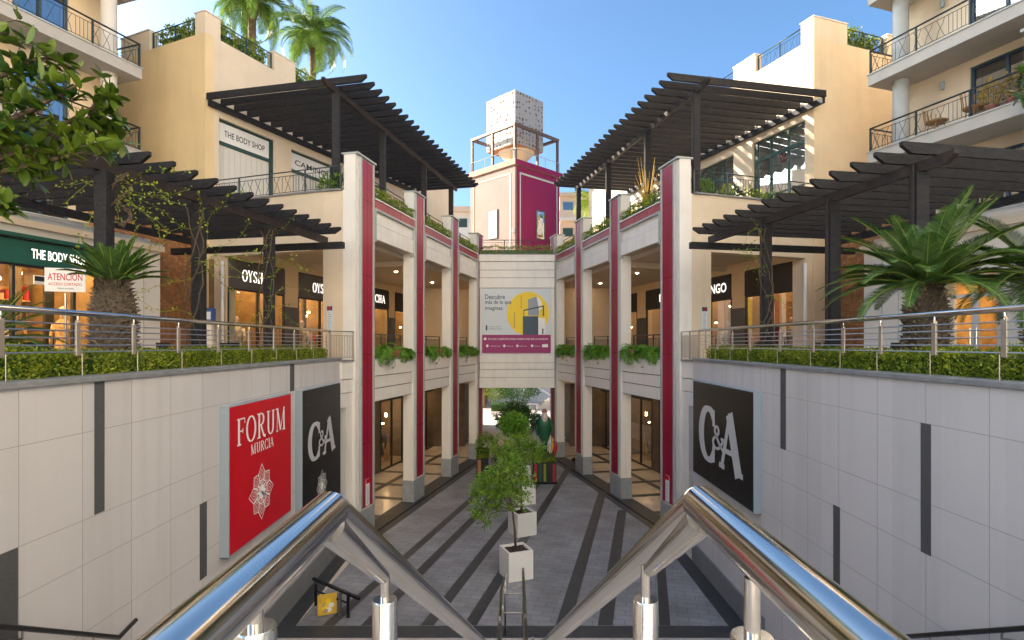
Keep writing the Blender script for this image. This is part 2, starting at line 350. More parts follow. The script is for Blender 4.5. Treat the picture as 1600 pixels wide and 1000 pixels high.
def glyph(ch, tk=.15, tn=.05):
    """list of (path, pen) strokes in a box of height 1, and the advance width"""
    S = []; se = lambda x, y, w=.16: S.append(([(x-w, y), (x+w, y)], tn))
    h = tn/2
    if ch == 'F': S += [([(.2, 0), (.2, 1)], tk), ([(.2, 1-h), (.66, 1-h)], tn), ([(.2, .52), (.5, .52)], tn), ([(.64, 1), (.66, .78)], tn), ([(.5, .62), (.5, .42)], tn)]; se(.2, h); se(.16, 1-h, .12); W = .7
    elif ch == 'O': S += [(arc(.42, .5, .36, .48, 0, 360, 36), None)]; W = .86
    elif ch == 'R': S += [([(.2, 0), (.2, 1)], tk), ([(.2, 1-h), (.4, 1-h)]+arc(.4, .75, .24, .225, 88, -88, 14)+[(.2, .5)], None), ([(.4, .5), (.5, .32), (.66, .06), (.82, h)], tk*.8)]; se(.2, h); se(.16, 1-h, .12); W = .82
    elif ch == 'U': S += [([(.2, 1), (.2, .35)]+arc(.44, .33, .24, .3, 180, 350, 14)+[(.68, .5), (.68, 1)], None)]; se(.2, 1-h); se(.68, 1-h, .13); W = .88
    elif ch == 'M': S += [([(.14, 0), (.16, 1)], tn*1.2), ([(.16, 1), (.5, .04)], tk), ([(.5, .04), (.86, 1)], tn*1.2), ([(.86, 1), (.88, 0)], tk)]; se(.14, h, .11); se(.88, h); se(.1, 1-h, .08); se(.92, 1-h, .08); W = 1.04
    elif ch == 'C': S += [(arc(.46, .5, .38, .48, 48, 312, 28), None), ([(.72, .98), (.73, .68)], tn*1.3), ([(.72, .02), (.73, .32)], tn*1.3)]; W = .8
    elif ch == 'I': S += [([(.18, 0), (.18, 1)], tk)]; se(.18, h); se(.18, 1-h); W = .36
    elif ch == 'A': S += [([(.1, 0), (.42, 1)], tn*1.4), ([(.40, 1), (.74, 0)], tk), ([(.2, .34), (.62, .34)], tn)]; se(.1, h, .11); se(.74, h, .14); W = .88
    elif ch == 'Y': S += [([(.1, 1), (.4, .48)], tk), ([(.7, 1), (.4, .48)], tn), ([(.4, .5), (.4, 0)], tk)]; se(.4, h); se(.12, 1-h, .12); se(.7, 1-h, .11); W = .8
    elif ch == 'S': S += [(spl([(.6, .8), (.52, .93), (.36, .97), (.18, .88), (.15, .72), (.3, .57), (.5, .45), (.6, .28), (.52, .1), (.34, .03), (.16, .09), (.1, .24)]), None)]; W = .72
    elif ch == 'H': S += [([(.2, 0), (.2, 1)], tk), ([(.72, 0), (.72, 1)], tk), ([(.2, .52), (.72, .52)], tn)]; se(.2, h); se(.72, h); se(.2, 1-h); se(.72, 1-h); W = .92
    elif ch == '&': S += [(spl([(.85, .5), (.72, .25), (.5, .05), (.28, .02), (.1, .18), (.14, .38), (.4, .58), (.52, .78), (.42, .95), (.27, .9), (.24, .72), (.42, .45), (.62, .2), (.86, .02)]), None), ([(.68, .5), (.96, .5)], tn)]; W = .95
    else: W = .3
    return S, W
_zo = [0]
def strokes(mb, S, org, rt, up, nrm, sx, sy, m, tk=.15, tn=.05):
    rt = Vector(rt); up = Vector(up); nrm = Vector(nrm); org = Vector(org)
    for path, pen in S:
        _zo[0] = (_zo[0]+1) % 12; lift = nrm*(.0006*_zo[0]); n = len(mb.v); k = mb.mid(m); N = len(path)
        P = [Vector((x*sx, y*sy)) for x, y in path]
        for i, p in enumerate(P):
            d = P[min(i+1, N-1)]-P[max(i-1, 0)]
            if d.length < 1e-6: d = Vector((1, 0))
            d.normalize(); wd = pen if pen else tn+(tk-tn)*abs(d.y)**1.5
            q = Vector((-d.y, d.x))*(wd*min(sx, sy)*.5)
            for t in (p+q, p-q): mb.v.append(tuple(org+rt*t.x+up*t.y+lift))
        for i in range(N-1): a = n+2*i; mb.f.append((a, a+1, a+3, a+2)); mb.mi.append(k)
def serif(mb, txt, org, rt, up, nrm, wd, ht, m, tk=.15, tn=.05, gap=.06):
    Ws = [glyph(c)[1] for c in txt]; tot = sum(Ws)+gap*(len(txt)-1); sx = wd/tot; x = 0
    for c, W in zip(txt, Ws):
        S, _ = glyph(c, tk, tn); strokes(mb, [([(a+x, b) for a, b in p], w) for p, w in S], org, rt, up, nrm, sx, ht, m, tk, tn); x += W+gap
def rosette(mb, c, rt, up, nrm, r, m):
    S = []
    for i in range(8):
        a = i*45+90
        def pt(rr, da): return (rr*math.cos(R(a+da)), rr*math.sin(R(a+da)))
        S.append(([pt(.42, -20), pt(.72, -21), pt(1.0 if i % 2 == 0 else .9, 0), pt(.72, 21), pt(.42, 20)], .045))
        S.append(([pt(.5, -12), pt(.68, -12), pt(.82, 0), pt(.68, 12), pt(.5, 12), pt(.5, -12)], .03))
        S.append(([pt(.56, -5), pt(.72, 0), pt(.56, 5)], .03))
        S.append(([pt(.0, 0), pt(.36, 0)], .1)); S.append(([pt(.30, 22), pt(.46, 22)], .05))
    S.append((arc(0, 0, .13, .13, 0, 360, 20), .26)); S.append((arc(0, 0, .42, .42, 0, 360, 24), .05))
    strokes(mb, S, c, rt, up, nrm, r, r, m)
# ---- leaves
def rv(): 
    while 1:
        v = Vector((random.uniform(-1, 1), random.uniform(-1, 1), random.uniform(-1, 1)))
        if .05 < v.length < 1: return v.normalized()
def leaf(mb, p, d, l, w, m, nrm=None, fold=0):
    d = Vector(d).normalized(); q = nrm or rv(); s_ = d.cross(q)
    if s_.length < 1e-3: s_ = d.cross(Vector((.3, .9, .1)))
    s_.normalize(); p = Vector(p)
    if not fold: mb.face([p, p+d*l*.5+s_*w/2, p+d*l, p+d*l*.5-s_*w/2], m)
    else:
        n = s_.cross(d); n0 = len(mb.v); tt = (.1, .28, .5, .72, .9); ww = (.26, .44, .5, .40, .19)
        a = [p]+[p+d*l*t+s_*w*q+n*fold*(q*2)-n*fold*1.5*t*t for t, q in zip(tt, ww)]+[p+d*l-n*fold*2]+[p+d*l*t-s_*w*q+n*fold*(q*2)-n*fold*1.5*t*t for t, q in reversed(list(zip(tt, ww)))]+[p+d*l*.5-n*fold*.5]
        mb.v += [tuple(x) for x in a]; k = mb.mid(m)
        for i in range(12): mb.f.append((n0+i, n0+(i+1) % 12, n0+12)); mb.mi.append(k)
def leafbox(mb, fr, u0, u1, v0, v1, z0, z1, n, l, m, top=True, lump=.04):
    """leaves over the shell of a clipped hedge"""
    for _ in range(n):
        u = random.uniform(u0, u1); t = random.random()
        bulge = lump*(math.sin(u*5.1+z0)+math.sin(u*11.7)*.6+random.uniform(-.6, .8))
        if t < .45: v = random.uniform(v0, v1); z = z1+bulge
        elif t < .8: v = v1+random.uniform(-.03, .02)+bulge*.5; z = random.uniform(z0, z1)
        else: v = v0+random.uniform(-.02, .03); z = random.uniform(z0, z1)
        d = rv(); d.z = abs(d.z)*.8+.15
        leaf(mb, fr.p(u, v, z), d, l*random.uniform(.6, 1.3), l*.55, m)
def frond(mb, base, az, el, L, droop, nl, ll, m, rach='leaf_cycad', lw=.02, vv=.25, r0=.012, start=.12, roll=0):
    """feather frond; az, el in radians"""
    pts = []; p = Vector(base); e = el; ds = L/14
    for i in range(15):
        pts.append(p.copy()); d = Vector((math.cos(az)*math.cos(e), math.sin(az)*math.cos(e), math.sin(e))); p = p+d*ds; e -= droop/14*(1+i/9)
    mb.tube(pts, [r0*(1-.8*i/14) for i in range(15)], rach, 4, False)
    side0 = Vector((-math.sin(az), math.cos(az), 0))
    for k in range(nl):
        t = start+(1-start)*(k+.5)/nl; f = t*14; i = min(13, int(f)); q = pts[i].lerp(pts[i+1], f-i); d = (pts[i+1]-pts[i]).normalized(); up = side0.cross(d)
        if up.z < 0: up = -up
        l_ = ll*(math.sin(math.pi*min(1, t*.82+.16))**.6)*random.uniform(.88, 1.1)
        for sg in (-1, 1):
            dd = (side0*sg*1.0+d*(.55+.6*t)+up*vv+Vector((0, 0, random.uniform(-.12, .02)))).normalized()
            wv = d*lw; tip = q+dd*l_+Vector((0, 0, -l_*.12)); md = q+dd*l_*.55
            n = len(mb.v); mb.v += [tuple(q-wv*.4), tuple(q+wv*.4), tuple(md+wv*.5), tuple(tip), tuple(md-wv*.5)]; mb.f.append((n, n+1, n+2, n+3, n+4)); mb.mi.append(mb.mid(m))
# ================================================================ GROUND, COURT, STAIRS
FL = Fr((-4.43, 16.1), (.227, .974)); FR_ = Fr((4.86, 16.5), (-.222, .975), -1)
ARC = {'left': FL, 'right': FR_}
PU = [0, 4.15, 8.1, 11.9]
b = MB(); b.box(-400, 400, -60, 700, GZ-.5, GZ, 'plaza'); struct(b.build('ground'))
b = MB(); z = GZ+.004
a0 = FL.p(-.6, .45, z); a1 = FL.p(12.6, .45, z); c0 = FR_.p(-.8, .45, z); c1 = FR_.p(12.6, .45, z)
b.face([(-4.3, 11.3, z), (4.3, 11.3, z), c0, c1, a1, a0], 'pavers'); struct(b.build('paving', recalc=False))
b = MB(); z = GZ+.008
D = Vector((.236, 1)); 
def stripe(x0, ya, yb, wd=.27):
    b.face([(x0+.236*(y-11.3)+q, y, z) for y, q in ((ya, 0), (ya, wd), (yb, wd), (yb, 0))], 'slate')
stripe(-3.78, 11.32, 24.5, .24); stripe(-3.02, 11.32, 27); stripe(-1.83, 11.32, 27.5); stripe(-.98, 11.32, 28); stripe(.86, 11.32, 21.6, .30); stripe(1.70, 11.32, 19.2, .30); stripe(2.93, 11.32, 15.8, .22); stripe(2.1, 24, 24.1)
b.box(-4.7, 4.7, 10.5, 11.3, GZ+.002, GZ+.01, 'slate')
for s, fr in ARC.items():
    sg = -1 if s == 'left' else 1
    b.fb(fr, -.5, 12.8, .22, .45, GZ+.001, GZ+.009, 'slate'); b.fb(fr, -.5, 12.8, .13, .22, GZ+.001, GZ+.006, 'black_gap'); b.fb(fr, -.5, 12.8, -.45, .129, GZ+.001, GZ+.011, 'slate')
    x0, x1 = sorted((sg*4.3, sg*4.66)); b.box(x0, x1, 11.3, 15.9, GZ+.001, GZ+.007, 'slate')
struct(b.build('court_stone_bands', recalc=False))
# stairs
b = MB()
for i in range(4): b.box(-4.66, 4.66, 9.3, 10.56-.31*i, GZ-.2 if i == 0 else GZ+.15*i, GZ+.15*(i+1), 'step_tile')
b.box(-4.66, 4.66, 7.1, 9.3, GZ-.1, -5.0, 'step_tile')
for i in range(24): b.box(-4.66, 4.66, 1.5, 7.1-i*.2333, -5.0+.15*i-(.6 if i == 0 else 0), -5.0+.15*(i+1), 'step_tile')
b.box(-4.66, 4.66, -4, 1.5, -5.6, -1.4, 'step_tile'); struct(b.build('stairs'))
# side terraces (structure), behind the planters
for s, sg in (('left', -1), ('right', 1)):
    b = MB(); fr = ARC[s]
    pl = [(sg*5.7, -4), (sg*16, -4), (sg*16, 24), (sg*5.7, 16.9)]
    if sg > 0: pl = pl[::-1]
    b.prism(pl, TZ-.5, TZ, 'terrace_tile'); struct(b.build('terrace_floor'))
# ================================================================ RETAINING WALLS with planters and hedges
def inlay(b, sg, y0, y1, z0, z1):
    x0, x1 = sorted((sg*4.72, sg*4.697)); b.box(x0, x1, y0, y1, z0, z1, 'granite_dark')
for s, sg, yend in (('left', -1, 15.6), ('right', 1, 14.75)):
    t = thing('retaining_wall', 'pale granite-clad retaining wall with dark inlays on the %s of the stairs' % s, 'wall', (sg*4.9, 8, GZ))
    b = MB(); x0, x1 = sorted((sg*4.7, sg*5.1)); b.box(x0, x1, -4, yend, GZ, -.42, 'granite'); xa, xb = sorted((sg*5.1, sg*5.7)); b.box(xa, xb, -4, yend, GZ, TZ+.001, 'granite'); b.build('wall', t)
    b = MB(); x0, x1 = sorted((sg*4.66, sg*5.12)); b.box(x0, x1, -4, yend+.01, -.42, -.36, 'coping'); b.build('coping', t, bevel=.008)
    b = MB(); x0, x1 = sorted((sg*5.56, sg*5.7)); b.box(x0, x1, -4, yend, TZ, -.36, 'coping'); x0, x1 = sorted((sg*5.125, sg*5.555)); b.box(x0, x1, -4, yend-.02, TZ, -.42, 'soil'); b.build('planter_bed', t)
    b = MB(); x0, x1 = sorted((sg*4.66, sg*4.7)); b.box(x0, x1, 10.58, yend, GZ, GZ+.5, 'plinth'); b.build('plinth', t)
    b = MB()
    x0, x1 = sorted((sg*4.7, sg*4.6985))
    zs = [-.97, -1.93, -2.42, -3.17, -3.9, -4.6] if sg < 0 else [-.9, -1.80, -2.36, -3.1, -3.8, -4.5]
    for q in zs: b.box(x0, x1, -4, yend, q-.0035, q+.0035, 'joint')
    ys = [5.42+.805*i for i in range(-6, 13)] if sg < 0 else [5.6+.86*i for i in range(-6, 11)]
    for y in ys: b.box(x0, x1, y-.0035, y+.0035, -5.1, -.42, 'joint')
    b.build('joint_lines', t)
    b = MB()
    if sg < 0: L = [(6.40, 6.56, -1.92, -.42), (8.56, 8.76, -3.56, -2.41), (4.9, 5.41, -3.6, -1.93), (12.04, 12.28, -1.0, -.42)]
    else: L = [(9.76, 9.96, -1.82, -.42), (6.38, 6.54, -2.38, -.9), (8.15, 8.32, -3.45, -2.34)]
    for a in L: inlay(b, sg, *a)
    b.build('dark_inlay', t)
    # hedge
    fr = Fr((sg*5.34, 3.0), (0, 1), 1 if sg < 0 else -1); L_ = yend-3.2
    segs = ((0, L_*.30), (L_*.305, L_)) if sg < 0 else ((0, L_*.36), (L_*.365, L_))
    for k, (u0, u1) in enumerate(segs):
        h = MB(); zt = (-.10, -.14)[k]
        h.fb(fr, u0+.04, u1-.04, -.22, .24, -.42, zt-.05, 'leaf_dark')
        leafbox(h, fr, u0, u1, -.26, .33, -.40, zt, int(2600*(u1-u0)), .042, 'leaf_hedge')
        o = h.build('hedge', recalc=False)
        tag(o, 'clipped green hedge %s on the %s planter wall' % (('nearest the camera', 'running back to the building')[k], s), 'hedge', 'clipped hedges behind the terrace railings')
# ================================================================ SHOPFRONTS
def tag_label(o, l): o['label'] = l; return o
def mannequin(p, m, label, s=1.0, rz=0):
    t = thing('mannequin', label, 'mannequin', p, 'mannequins in the shop windows')
    b = MB(); x, y, z = p
    b.lathe(p, [(.16*s, 0), (.16*s, .02), (.02*s, .03), (.02*s, .45*s)], 'steel_dull', 10); b.build('stand', t, True)
    b = MB(); b.lathe((x, y, z+.45*s), [(.15*s, 0), (.19*s, .12*s), (.15*s, .35*s), (.12*s, .5*s), (.17*s, .72*s), (.19*s, .85*s), (.10*s, .95*s), (.05*s, .98*s)], m, 12, 1.1, .7)
    for q in (-1, 1): b.tube([(x+q*.2*s, y, z+1.3*s), (x+q*.27*s, y, z+1.05*s), (x+q*.24*s, y-.06*s, z+.8*s)], [.055*s, .045*s, .035*s], m, 7)
    b.build('clothing', t, True)
    b = MB(); b.lathe((x, y, z+1.42*s), [(.04*s, 0), (.045*s, .06*s), (.08*s, .12*s), (.09*s, .2*s), (.06*s, .28*s), (.02*s, .31*s)], 'skin_pale', 10); b.build('head', t, True)
    return t
def shopfront(par, fr, v, u0, u1, z0, z1, sgn, board='black_soft', text=None, tm='lit_text', ser=False, warm='lamp_on', wall='shop_wall', depth=2.6, mull=3, man=(), frame='black_soft', shelves=True, logo=False, tw=.55, th=.28, es=1, toff=.5):
    zs = z1-sgn
    b = MB(); b.fb(fr, u0, u1, v-.06, v+.05, zs, z1, board)
    o = b.build('shop_sign', par)
    if text:
        tb = MB(); rt = fr.right(); n = fr.nn(); W = (u1-u0)*tw; 
        H = sgn*th; c = fr.p(u0+(u1-u0)*toff, v+.055, zs+sgn*.5-H/2)-rt*W/2
        if ser: serif(tb, text, c, rt, (0, 0, 1), n, W, H, tm, .17, .06)
        else: put_text(tb, text, c, rt, (0, 0, 1), W, H, tm)
        tb.build('lettering', o, recalc=False)
    b = MB()
    b.fb(fr, u0, u1, v-.08, v+.02, z1, z1+.05, frame)
    for k in range(mull+1):
        u = u0+(u1-u0)*k/mull; b.fb(fr, u-.03, u+.03, v-.07, v+.015, z0, zs, frame)
    b.fb(fr, u0, u1, v-.072, v+.012, z0, z0+.07, frame); b.fb(fr, u0, u1, v-.068, v+.008, zs-.05, zs, frame); b.build('window_frame', par)
    b = MB(); b.face([fr.p(u0, v-.03, z0), fr.p(u1, v-.03, z0), fr.p(u1, v-.03, zs), fr.p(u0, v-.03, zs)], 'glass'); b.build('window_pane', par, recalc=False)
    b = MB(); va = v-.1; vb = v-depth; t = .06
    b.fb(fr, u0, u1, vb-t, vb, z0, z1, wall); b.fb(fr, u0-t, u0, vb, va, z0, z1, wall); b.fb(fr, u1, u1+t, vb, va, z0, z1, wall)
    b.fb(fr, u0, u1, vb, va, z0-.04, z0+.004, 'wood_floor'); b.fb(fr, u0-t, u1+t, vb-t, va, z1+.0, z1+.05, 'soffit'); b.build('shop_interior', par)
    b = MB(); nl = max(2, int((u1-u0)/1.1))
    for k in range(nl):
        u = u0+(u1-u0)*(k+.5)/nl
        for vv in (v-.55, v-1.5): b.fb(fr, u-.11*es, u+.11*es, vv-.11*es, vv+.11*es, z1-.05, z1-.02, warm)
    b.build('ceiling_lamps', par)
    if shelves:
        b = MB(); rnd = random.Random(int(u0*97+z0*13+v*7))
        cl = ['cloth_red', 'cloth_white', 'cloth_dark', 'cloth_tan', 'cloth_blue', 'mdf', 'cloth_dark', 'mdf', 'cloth_yellow']
        k = u0+.02
        while k < u1-.1:
            wd = rnd.uniform(.25, .8); hh = rnd.uniform(1.2, z1-z0-.1); b.fb(fr, k, min(k+wd, u1), vb+.001, vb+.012, z0, z0+hh, rnd.choice(['black_soft', 'cloth_dark', 'shop_wall_low', 'mdf', 'cloth_white', 'black_soft'])); k += wd+rnd.uniform(.05, .4)
        for _ in range(int((u1-u0)*.7)):
            u = rnd.uniform(u0+.3, u1-.4); vv = rnd.uniform(vb+.5, v-.5); b.fb(fr, u, u+rnd.uniform(.06, .35), vv-.08, vv, z0, z1, rnd.choice(['black_soft', 'shop_wall_low', 'cloth_dark']))
        for _ in range(int((u1-u0)*2)):
            u = rnd.uniform(u0+.2, u1-.2); vv = rnd.uniform(vb+.4, v-.3); zz = rnd.uniform(z0+1.6, z1-.15); b.fb(fr, u, u+.07, vv-.07, vv, zz, zz+.05, 'lamp_on')
        k = u0+.15
        while k < u1-.4:
            wd = rnd.uniform(.35, .8); 
            if rnd.random() < .75:
                for q in (.35, .85, 1.35, 1.85):
                    b.fb(fr, k, min(k+wd, u1-.1), vb+.01, vb+.35, z0+q, z0+q+.03, 'mdf'); x = k+.03
                    while x < min(k+wd, u1-.1)-.08:
                        ww = rnd.uniform(.04, .14); hh = rnd.uniform(.1, .4); b.fb(fr, x, x+ww, vb+.05, vb+.28, z0+q+.03, z0+q+.03+hh, rnd.choice(cl)); x += ww+rnd.uniform(.01, .06)
            k += wd+rnd.uniform(.05, .5)
        for _ in range(int((u1-u0)*1.3)):
            u = rnd.uniform(u0+.2, u1-.6); vv = v-rnd.uniform(.5, 1.7); hh = rnd.uniform(.5, 1.1)
            b.fb(fr, u, u+rnd.uniform(.25, .5), vv-.3, vv, z0, z0+hh, rnd.choice(cl))
            x = u
            for _ in range(5): b.fb(fr, x, x+.05, vv-.28, vv-.05, z0+hh, z0+hh+rnd.uniform(.08, .5), rnd.choice(cl)); x += .07
        b.build('shop_display', par)
    for (mu, mv, mm, ms, ml) in man: mannequin(fr.p(mu, v-mv, z0+.01), mm, ml, ms)
def wall_holes(b, fr, v0, v1, u0, u1, z0, z1, holes, m, lo=None, zl=None):
    """wall slab between u0..u1 with openings [(ua,ub,za,zb)]"""
    us = u0
    for ua, ub, za, zb in sorted(holes):
        if ua > us: b.fb(fr, us, ua, v0, v1, z0, z1, m)
        if zb < z1: b.fb(fr, ua, ub, v0, v1, zb, z1, m)
        if za > z0: b.fb(fr, ua, ub, v0, v1, z0, za, m)
        us = ub
    if us < u1: b.fb(fr, us, u1, v0, v1, z0, z1, m)
# ================================================================ RAILINGS
def railing(label, pts, h, style='iron', rail='iron', bars=True, post_every=1.2, grp=None, name='railing', cat='railing', wavy=True, gap=.10, rr=.018, par=None):
    """pts: base points of a polyline"""
    loc = pts[0]
    t = thing(name, label, cat, loc, grp) if par is None else par
    root = t
    if par is not None:
        rb = MB(); rb.tube([Vector(p)+Vector((0, 0, h)) for p in pts], rr, rail, 6); root = rb.build('balcony_railing', par, True)
    else:
        b = MB(); b.tube([Vector(p)+Vector((0, 0, h)) for p in pts], rr, rail, 8); b.build('top_rail', root, True)
    b = MB(); rnd = random.Random(int(loc[0]*91+loc[1]*17))
    for q in (.08, h-.12): b.tube([Vector(p)+Vector((0, 0, q)) for p in pts], .009, style, 4)
    for i in range(len(pts)-1):
        p = Vector(pts[i]); q = Vector(pts[i+1]); L = (q-p).length; d = (q-p)/L; n = max(1, int(L/gap)); z0 = Vector((0, 0, .08)); z1 = Vector((0, 0, h-.12))
        k = 0
        while k < n:
            x = p+d*(L*(k+.5)/n)
            r_ = rnd.random()
            if wavy and r_ < .33 and k < n-3:
                y = p+d*(L*(k+2.5)/n); mid = (x+y)/2
                b.tube([x+z0, x.lerp(y, .25)+Vector((0, 0, h*.4)), x.lerp(y, .8)+Vector((0, 0, h*.62)), y+z1], .0075, style, 4, False)
                b.tube([y+z0, y.lerp(x, .35)+Vector((0, 0, h*.35)), x.lerp(y, .25)+Vector((0, 0, h*.66)), x+z1], .0075, style, 4, False); k += 3
            else: b.tube([x+z0, x+z1], .0075, style, 4, False); k += 1
    b.build('infill_bars', root)
    for i in range(len(pts)-1):
        p = Vector(pts[i]); q = Vector(pts[i+1]); L = (q-p).length; n = max(1, round(L/post_every))
        for k in range(n+1):
            if i and k == 0: continue
            x = p.lerp(q, k/n); b = MB(); b.box(x.x-.02, x.x+.02, x.y-.02, x.y+.02, x.z, x.z+h, style); b.build('post', root)
    return t
# ================================================================ TWO-STOREY ARCADES
def arcade(s):
    fr = ARC[s]; sg = -1 if s == 'left' else 1
    t = thing('arcade_building', 'two-storey arcade of pale piers with crimson strips on the %s of the court' % s, 'building', fr.p(6, -3, GZ))
    T3 = 5.4
    for i, u in enumerate(PU):
        L = 1.1 if i == 0 else .95; a, c = ((.27, .95), (.13, .80), (.13, .80), (.13, .80))[i]
        b = MB(); b.fb(fr, u, u+L, -.39, 0, GZ+.77, -.45, 'pier'); b.fb(fr, u, u+L, -.39, -.0005, -.45, RZ+.2, 'pier'); 
        b.fb(fr, u, u+L, -.36, 0, RZ+.2, T3, 'pier'); pr = b.build('pier', t)
        b = MB(); b.fb(fr, u-.02, u+L+.02, -.41, .025, GZ, GZ+.77, 'marble'); b.build('pier_base', pr, bevel=.005)
        b = MB(); b.fb(fr, u+a, u+c, .002, .045, GZ+.85, T3-.06, 'purple')
        for q in (-2.9, -.3, 2.0, 4.2): b.fb(fr, u+a-.001, u+c+.001, .0035, .0465, q, q+.012, 'black_gap')
        b.fb(fr, u+(a+c)/2-.006, u+(a+c)/2+.006, .0035, .0468, GZ+.86, T3-.07, 'black_gap'); b.build('crimson_strip', pr)
        b = MB()
        for q0, q1 in ((a-.085, a-.002), (c+.002, c+.085)): b.fb(fr, u+q0, u+q1, .001, .075, GZ+.8, T3-.03, 'trim')
        b.fb(fr, u-.03, u+L+.03, -.42, .09, T3, T3+.05, 'trim'); b.build('edge_trim', pr)
    for i in range(3):
        u0 = PU[i]+(1.1 if i == 0 else .95); u1 = PU[i+1]
        # sill between floors
        b = MB(); b.fb(fr, u0, u1, -.42, -.08, -1.75, -.47, 'soffit')
        for z0, z1, d in ((-.955, -.49, 0), (-1.335, -.985, -.025), (-1.74, -1.365, -.045)): b.fb(fr, u0+.004, u1-.004, -.079, -.01+d, z0, z1, 'panel')
        for z0, z1 in ((-.984, -.956), (-1.364, -1.336)): b.fb(fr, u0+.005, u1-.005, -.079, -.065, z0, z1, 'dark_grey')  # dark strips in the panel gaps stand in for their shadow lines
        b.build('sill_panels', t)
        b = MB(); b.fb(fr, u0+.002, u1-.002, -.42, .01, -.468, -.44, 'trim'); b.build('sill_ledge', t)
        b = MB(); b.fb(fr, u0, u1, -.42, -.08, 3.2, 4.12, 'soffit')
        b.fb(fr, u0+.06, u1-.06, -.079, -.01, 3.69, 4.05, 'panel'); b.fb(fr, u0+.06, u1-.06, -.079, .02, 3.2, 3.665, 'panel'); b.fb(fr, u0+.061, u1-.061, -.079, -.06, 3.666, 3.689, 'dark_grey')  # thin dark strip between the panels paints in the groove shadow
        b.build('lintel_panels', t)
        b = MB(); b.fb(fr, u0, u1, -.30, .04, 4.125, 4.38, 'coral'); 
        k = u0+.9
        while k < u1: b.fb(fr, k, k+.012, -.02, .0415, 4.13, 4.375, 'black_gap'); k += .95
        b.build('crimson_band', t)
        b = MB(); b.fb(fr, u0, u1, -.33, .07, 4.383, 4.42, 'white'); b.fb(fr, u0, u0+.058, -.07, .085, 3.1, 4.12, 'trim'); b.fb(fr, u1-.058, u1, -.07, .085, 3.1, 4.12, 'trim'); b.fb(fr, u0+.06, u1-.06, -.07, .08, 4.055, 4.115, 'trim'); b.build('frame_trim', t)
        # roof planter bed behind the band
        b = MB(); b.fb(fr, u0, u1, -.75, -.42, RZ, RZ+.16, 'soil'); b.build('roof_planter_bed', t)
    # floors and ceilings
    b = MB(); b.fb(fr, -.2, 17, -4.5, -.425, -1.45, TZ+.004, 'soffit'); b.fb(fr, -.2, 17, -4.5, -.43, TZ+.005, TZ+.015, 'terrace_tile'); b.build('gallery_floor', t)
    b = MB(); b.fb(fr, .45, 17, -1.2, -.425, 3.05, RZ-.02, 'soffit'); b.fb(fr, 1.0, 17, -7.3, -1.2, 3.05, RZ-.02, 'soffit'); b.fb(fr, 4.6, 4.9, -4.6, -.42, 2.85, 3.06, 'soffit'); b.build('gallery_ceiling', t)
    b = MB(); b.fb(fr, .3, 17, -3.3, -.46, GZ+.001, GZ+.008, 'marble_floor')
    for u in (.4, 2.2, 4.3, 6.2, 8.3, 10.2, 12): b.fb(fr, u, u+.3, -3.3, -.461, GZ+.0085, GZ+.012, 'slate')
    b.fb(fr, .3, 17, -2.2, -1.95, GZ+.0125, GZ+.0145, 'slate'); b.build('arcade_floor', t)
    b = MB()
    for zc in (3.05, -1.45):
        for k in range(7):
            b.lathe(fr.p(1.2+k*2.1, -2.2, zc-.012), [(.06, 0), (.06, .01)], 'lamp_spot', 10)
    b.build('downlights', t)
    # ---- upper shops
    vs = -4.6; S = [(.5, 3.3), (4.17, 7.1), (8.2, 11.8), (12.6, 15.6)] if sg < 0 else [(.6, 3.45), (4.32, 7.2), (8.2, 11.5), (12.6, 15.6)]
    b = MB(); wall_holes(b, fr, vs-.3, vs, .42, 17, TZ, 3.05, [(a, c, TZ, 2.7) for a, c in S], 'cream'); b.build('gallery_wall', t)
    for a, c in ((S[0][1], S[1][0]), (S[1][1], S[2][0]), (S[2][1], S[3][0])): b = MB(); b.fb(fr, a+.02, c-.02, vs+.002, vs+.03, TZ, 1.35, 'dark_grey'); b.build('stone_dado', t)
    names = [('OYSHO', 1, 'dark_grey'), ('OYSHO', 1, 'dark_grey'), ('CHA', 1, 'black_soft'), (None, 0, 'black_soft')] if sg < 0 else [(None, 0, 'black_soft'), ('MANGO', 0, 'black_soft'), ('B', 0, 'black_soft'), (None, 0, 'black_soft')]
    for k, (a, c) in enumerate(S):
        nm, se, bd = names[k]
        man = []
        if k < 2: man = [(a+.45, .45, 'cloth_yellow' if k == 0 else 'cloth_tan', 1.05, '%s-clothed mannequin in the %s lit window behind the %s terrace' % (('yellow', 'tan')[k], ('first', 'second')[k], s)), (a+1.0, .5, 'cloth_white', 1.0, 'white-clothed mannequin in the %s lit window behind the %s terrace' % (('first', 'second')[k], s))]
        shopfront(t, fr, vs, a, c, TZ, 2.65, .88, bd, nm, 'lit_text', bool(se), es=1.25 if k < 2 else .9, warm='lamp_on', man=man, tw={'OYSHO': .45, 'MANGO': .62, 'CHA': .3}.get(nm, .1), th=.42, mull=2, toff={'MANGO': .4, 'CHA': .72, 'OYSHO': .43 if k == 0 else .52}.get(nm, .5))
    # ---- lower shops
    vs = -3.3; S = [(.6, 3.6), (4.3, 7.6), (8.3, 11.8), (12.5, 16.2)]
    b = MB(); wall_holes(b, fr, vs-.25, vs, -.6, 17, GZ, -1.45, [(a, c, GZ, -2.0) for a, c in S], 'shop_wall_low'); b.build('ground_floor_wall', t)
    tx = [None, 'VERO', None, 'V'] if sg < 0 else [None, None, 'BM', None]
